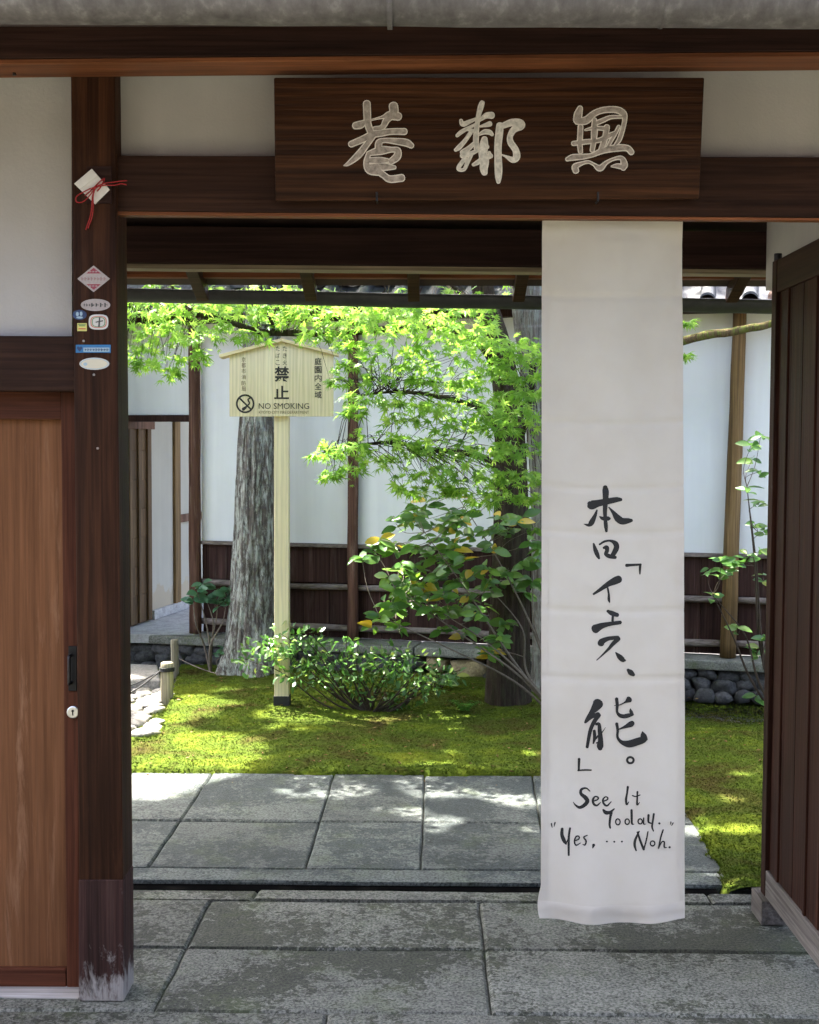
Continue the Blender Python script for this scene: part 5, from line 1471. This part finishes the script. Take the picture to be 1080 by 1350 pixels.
# low camellia-like shrub in front of the sign
ab = G(488, 941, 0.0); AY = ab.y
shrub = thing('low_shrub', ab, 'low spreading glossy shrub on the moss at the foot of the sign', 'shrub')
LOB = [(345,868,40,26),(375,850,46,28),(405,862,42,30),(440,872,44,28),(395,890,44,20),(470,890,44,28),(515,872,48,28),(550,882,42,26),(500,908,46,24),(545,908,36,22),(580,898,26,18),(600,890,16,10),(430,900,30,16),(405,838,22,12),(525,925,26,10),(465,850,20,12)]
L = []; tips = []
for px, py, rx, ry in LOB:
    Y = AY - 0.05 + rng.uniform(-.12, .12); c = np.array(U(px, py, Y)); ax, az = rx * Y / FPX, ry * Y / FPX
    n_ = int(rx * ry * 0.085)
    q = nrng.normal(0, 1, (n_, 3)); q /= np.linalg.norm(q, axis=1, keepdims=True); q *= nrng.uniform(0.35, 1.0, (n_, 1))
    pos = c + q * np.array([ax, ax * 0.9, az])
    dirs = q + nrng.normal(0, .6, (n_, 3)) + np.array([0, 0, .15]); nr = np.array([0, -0.25, 1.0]) + nrng.normal(0, .5, (n_, 3))
    L.append((pos, dirs, nr, nrng.uniform(.030, .050, n_)))
    tips += [c + np.array([rng.uniform(-.6, .6) * ax, rng.uniform(-.5, .5) * ax, rng.uniform(-.2, .7) * az]) for _ in range(2)]
p, d, nn, s_ = cat(L)
V, F = scatter('oval', p, d, nn, s_)
o = np_mesh('foliage', V, F, 'camellia_leaf', shrub, smooth=True); o['kind'] = 'stuff'
stems(Vector((ab.x, ab.y, -0.01)), tips, 'twig_brown', shrub, 0.009, 0.0018, 0.15)
bx_ = U(425, 905, AY)

def whorl_bush(name, label, clusters, Y, base, mat, leaf_len, per, twig, droop=0.35, spread=0.22, r0=0.010, limbs=5, extra=0):
    t = thing(name, base, label, 'shrub')
    P_, D_, N_, S__ = [], [], [], []; tips = []
    for px, py in clusters:
        c = U(px, py, Y + rng.uniform(-spread, spread)); tips.append(c)
        n_ = rng.randint(per[0], per[1]); a0 = rng.uniform(0, 6.28)
        ax = Vector((rng.uniform(-.5, .5), rng.uniform(-.7, .2), 1)).normalized()
        for k in range(n_):
            a_ = a0 + k * 2.4 + rng.uniform(-.3, .3)
            d_ = Vector((math.cos(a_), math.sin(a_), rng.uniform(-.3, .5) - droop)) + ax * 0.25
            P_.append(c + ax * rng.uniform(-.035, .015)); D_.append(d_); N_.append(ax + Vector((rng.uniform(-.6, .6), rng.uniform(-1.5, .1), rng.uniform(-.3, .3)))); S__.append(leaf_len * rng.uniform(.65, 1.12))
    A_ = lambda x: np.array([tuple(v) for v in x])
    leaf_objects('oval', mat, A_(P_), A_(D_), A_(N_), np.array(S__), t)
    if extra:      # further leaves deeper inside the bush
        P_, D_, N_, S__ = [], [], [], []
        for j in range(extra):
            px, py = clusters[j % len(clusters)]
            c = U(px + rng.uniform(-26, 26), py + rng.uniform(-20, 24), Y + rng.uniform(-.05, .4)); tips.append(c)
            a0 = rng.uniform(0, 6.28); ax = Vector((rng.uniform(-.6, .6), rng.uniform(-.8, .3), 1)).normalized()
            for k in range(rng.randint(5, 8)):
                a_ = a0 + k * 2.4
                P_.append(c + ax * rng.uniform(-.04, .015)); D_.append(Vector((math.cos(a_), math.sin(a_), rng.uniform(-.9, .3))) + ax * .2)
                N_.append(ax + Vector((rng.uniform(-.8, .8), rng.uniform(-1.6, .3), rng.uniform(-.4, .3)))); S__.append(leaf_len * rng.uniform(.55, 1.05))
        V_, F_ = scatter('oval', A_(P_), A_(D_), A_(N_), np.array(S__))
        fo = np_mesh('foliage', V_, F_, mat, t, smooth=True); fo['kind'] = 'stuff'
    # a few main stems, each tip grows from the nearest one
    mb = MB(); limb = []
    for k in range(limbs):
        e = tips[(k * 7 + 3) % len(tips)]; h = e - base
        C = catmull([(*base, r0), (*(base + h * .3 + Vector((rng.uniform(-.06, .06), rng.uniform(-.06, .06), .04))), r0 * .8), (*(base + h * .65 + Vector((rng.uniform(-.06, .06), rng.uniform(-.05, .05), .03))), r0 * .5), (*e, .002)], 6)
        mb.tube([c[:3] for c in C], [c[3] for c in C], 7, False); limb += [Vector(c[:3]) for c in C[3:]]
    for e in tips:
        a = min(limb, key=lambda q: (q - e).length + 0.25 * max(0, q.z - e.z))
        if (a - e).length < .01: continue
        m_ = a.lerp(e, .5) + Vector((rng.uniform(-.03, .03), rng.uniform(-.03, .03), rng.uniform(-.04, .01)))
        C = catmull([(*a, r0 * .3), (*m_, r0 * .2), (*e, .0015)], 5); mb.tube([c[:3] for c in C], [c[3] for c in C], 5, False)
    mb.build('stems', twig, t, smooth=True)
    return t
bb = Vector((U(738, 900, 6.95).x, 6.95, 0.0))
whorl_bush('broadleaf_shrub', 'open broadleaf shrub with green and yellow leaves left of the banner',
 [(505,722),(522,690),(545,680),(560,702),(590,690),(612,680),(600,722),(512,762),(530,745),(540,792),(500,812),(522,802),(560,772),(575,760),(606,762),(622,752),(590,802),(570,800),(642,745),(660,680),(682,690),(702,712),(690,742),(670,752),(702,765),(640,800),(626,812),(665,822),(655,838),(495,728),(562,662),(602,652),(640,655),(545,722),(575,735),(660,845),(690,682),(612,735),(520,775),(548,760),(585,780),(625,705),(650,720),(575,690),(610,800),(645,775)],
 6.95, bb, 'broad_leaf', 0.100, (6, 6), 'twig_grey', 0.30, 0.2, 0.008, 7, 60)
rb_ = Vector((U(1030, 920, 7.15).x, 7.15, -0.06))
whorl_bush('right_shrub', 'slender green shrub growing beside the open gate leaf',
 [(990,588),(1003,575),(1000,622),(985,642),(1002,662),(992,605),(950,740),(935,752),(958,755),(968,742),(940,785),(985,732),(1001,728),(1006,760),(976,742),(972,830),(1000,856),(1010,842),(996,918),(1008,700),(995,690)],
 7.15, rb_, 'camellia_leaf', 0.085, (4, 6), 'twig_brown', 0.25, 0.15, 0.009)
sb2 = G(278, 878, 0.02); sb2 = Vector((sb2.x, 8.25, 0.0)); sb2.x = U(278, 870, 8.25).x
whorl_bush('small_aucuba', 'small plant with a flat top of blue green leaves beside the cedar', [(260,780),(272,790),(285,776),(298,786),(290,795),(268,772),(300,778),(255,790)], 8.25, sb2, 'aucuba_leaf', 0.095, (6, 8), 'twig_grey', 0.25, 0.05, 0.008)
whorl_bush('low_ground_plant', 'dark little seedling leaves at the foot of the stone ledge', [(296,855),(300,868),(290,862)], 8.2, Vector((U(297, 880, 8.2).x, 8.2, 0.0)), 'aucuba_leaf', 0.075, (5, 6), 'twig_grey', 0.2, 0.03, 0.005)
whorl_bush('trailing_plant', 'low leafy plant between the shrub and the ochre boulders', [(560,905),(575,892),(590,900),(602,888),(580,910),(565,895)], 7.7, Vector((U(580, 915, 7.7).x, 7.7, 0.0)), 'camellia_leaf', 0.075, (4, 6), 'twig_brown', 0.2, 0.08, 0.005)
# fern tuft at the foot of the maple
fb = G(612, 938, 0.02)
fern = thing('fern', fb, 'bright green fern tuft at the foot of the maple', 'fern')
P_, D_, N_, S__ = [], [], [], []
for k in range(26):
    a_ = rng.uniform(0, 6.28); L_ = rng.uniform(.08, .16)
    for j in range(10):
        t = (j + 1) / 10; q = fb + Vector((math.cos(a_) * L_ * t, math.sin(a_) * L_ * t * .7, 0.055 * math.sin(t * 2.4)))
        for sgn in (-1, 1):
            P_.append(q); D_.append(Vector((-math.sin(a_) * sgn + .4 * math.cos(a_), math.cos(a_) * sgn + .4 * math.sin(a_), -.1))); N_.append(Vector((0, 0, 1))); S__.append(.026 * (1.1 - t))
A_ = lambda x: np.array([tuple(v) for v in x])
V, F = scatter('small', A_(P_), A_(D_), A_(N_), np.array(S__)); np_mesh('fronds', V, F, 'fern_leaf', fern)

# fallen leaves lying on the moss and along the path edge
P_, D_, N_, S__ = [], [], [], []
while len(P_) < 420:
    yy = Y_PATH_END - 0.25 + rng.random() * 2.6; xx = rng.uniform(-.24, .28) * yy
    z_ = moss_z(xx, yy); z_ = 0.0 if z_ < -0.03 else z_
    if z_ == 0.0 and rng.random() < .7: continue
    P_.append(Vector((xx, yy, z_ + 0.009))); a_ = rng.uniform(0, 6.28); D_.append(Vector((math.cos(a_), math.sin(a_), rng.uniform(-.1, .3)))); N_.append(Vector((rng.uniform(-.4, .4), rng.uniform(-.4, .4), 1))); S__.append(rng.uniform(.012, .03))
V, F = scatter('small', A_(P_), A_(D_), A_(N_), np.array(S__))
tag(np_mesh('fallen_leaves', V, F, 'dry_leaf'), 'small dry brown leaves scattered over the moss', 'fallen leaves', kind='stuff')

# ------------------------------------------------------------------ stakes, rope, cobbles on the left
def stake(px, py0, py1, wpx, z, label, ang=0.0):
    g_ = G(px, py0, z); Y = g_.y; top = U(px, py1, Y).z; r = wpx / 2 * Y / FPX
    t = thing('stake', (g_.x, Y, z), label, 'stake', 'low stakes of the rope fence')
    mb = MB(); K = 10
    mb.tube([(g_.x + 0.004 * noise.noise(Vector((i * .4, px, 0))), Y, z - 0.05 + (top - z + 0.05) * i / K) for i in range(K)] + [(g_.x, Y, top - .004), (g_.x, Y, top)], [r * (1 + .05 * noise.noise(Vector((i * .8, px, 2)))) for i in range(K)] + [r * .97, r * .80], 14)
    mb.build('shaft', 'stake_wood', t, smooth=True); return t, Vector((g_.x, Y, 0)), r
st1, p1_, r1_ = stake(220.5, 925, 873, 17, 0.0, 'short thick weathered stake tied with black rope by the cobbles')
st2, p2_, r2_ = stake(230.5, 892, 843, 10.5, 0.0, 'slim pale stake just behind the thick roped stake')
zr1 = U(220, 884, p1_.y).z
mb = MB()
for k in range(3):
    mb.tube([p1_ + Vector((math.cos(a_) * (r1_ + .004), math.sin(a_) * (r1_ + .004), zr1 + k * .008)) for a_ in np.linspace(0, 2*math.pi, 17)], 0.004, 6)
mb.build('rope_wrap', 'rope_black', st1, smooth=True)
e1, e2 = U(120, 925, p1_.y - .4), U(120, 903, p1_.y - .1)
mb = MB()
for e in (e1, e2):
    s0_ = p1_ + Vector((-r1_, -r1_ * .4, zr1))
    C = [s0_.lerp(e, i / 12) - Vector((0, 0, .05 * math.sin(math.pi * i / 12))) for i in range(13)]; mb.tube(C, 0.0048, 6)
tag(mb.build('black_rope', 'rope_black', None, smooth=True), 'black rope running left from the thick stake', 'rope')
s0_ = p2_ + Vector((r2_, 0, U(236, 868, p2_.y).z)); e = U(292, 890, 8.0); e.z = max(e.z, 0.02)
mb = MB(); mb.tube([s0_.lerp(e, i / 8) - Vector((0, 0, .01 * math.sin(math.pi * i / 8))) for i in range(9)], 0.003, 6)
tag(mb.build('thin_cord', 'wall_rail_wood', None, smooth=True), 'thin grey cord from the slim stake to the cedar foot', 'cord')
cob = MB(); cob.box(-3.6, G(232, 905).x, 6.55, 8.45, -0.12, -0.012)
cobbles = tag(cob.build('cobbled_path', 'joint_soil'), 'pale sunlit cobbled path left of the stakes', kind='structure')
yy = 6.62; k = 0
while yy < 7.95:
    xx = -2.5 + (k % 2) * 0.05
    while xx < -1.2:
        w_ = rng.uniform(.055, .09)
        if cobble_side(xx + w_ + .02, yy) < 0:
            bo = boulder(Vector((xx + w_, yy + rng.uniform(-.015, .015), -0.012)), w_ * .92, .058, .026, 'pale_cobble_stone', cobbles, 300 + k * 31 + int(xx * 50))
            bo.name = 'cobble'
        xx += 2 * w_ * 0.98
    yy += .112; k += 1
c = [G(140, 897, .05), G(212, 897, .05), G(207, 877, .05), G(140, 875, .05)]
mb = MB(); mb.slab([Vector((q.x, q.y, .055)) for q in c], (0, 0, -.12)); mb.build('stepping_stone', 'pale_cobble_stone', cobbles, 0.02, 3, jit=0.01)
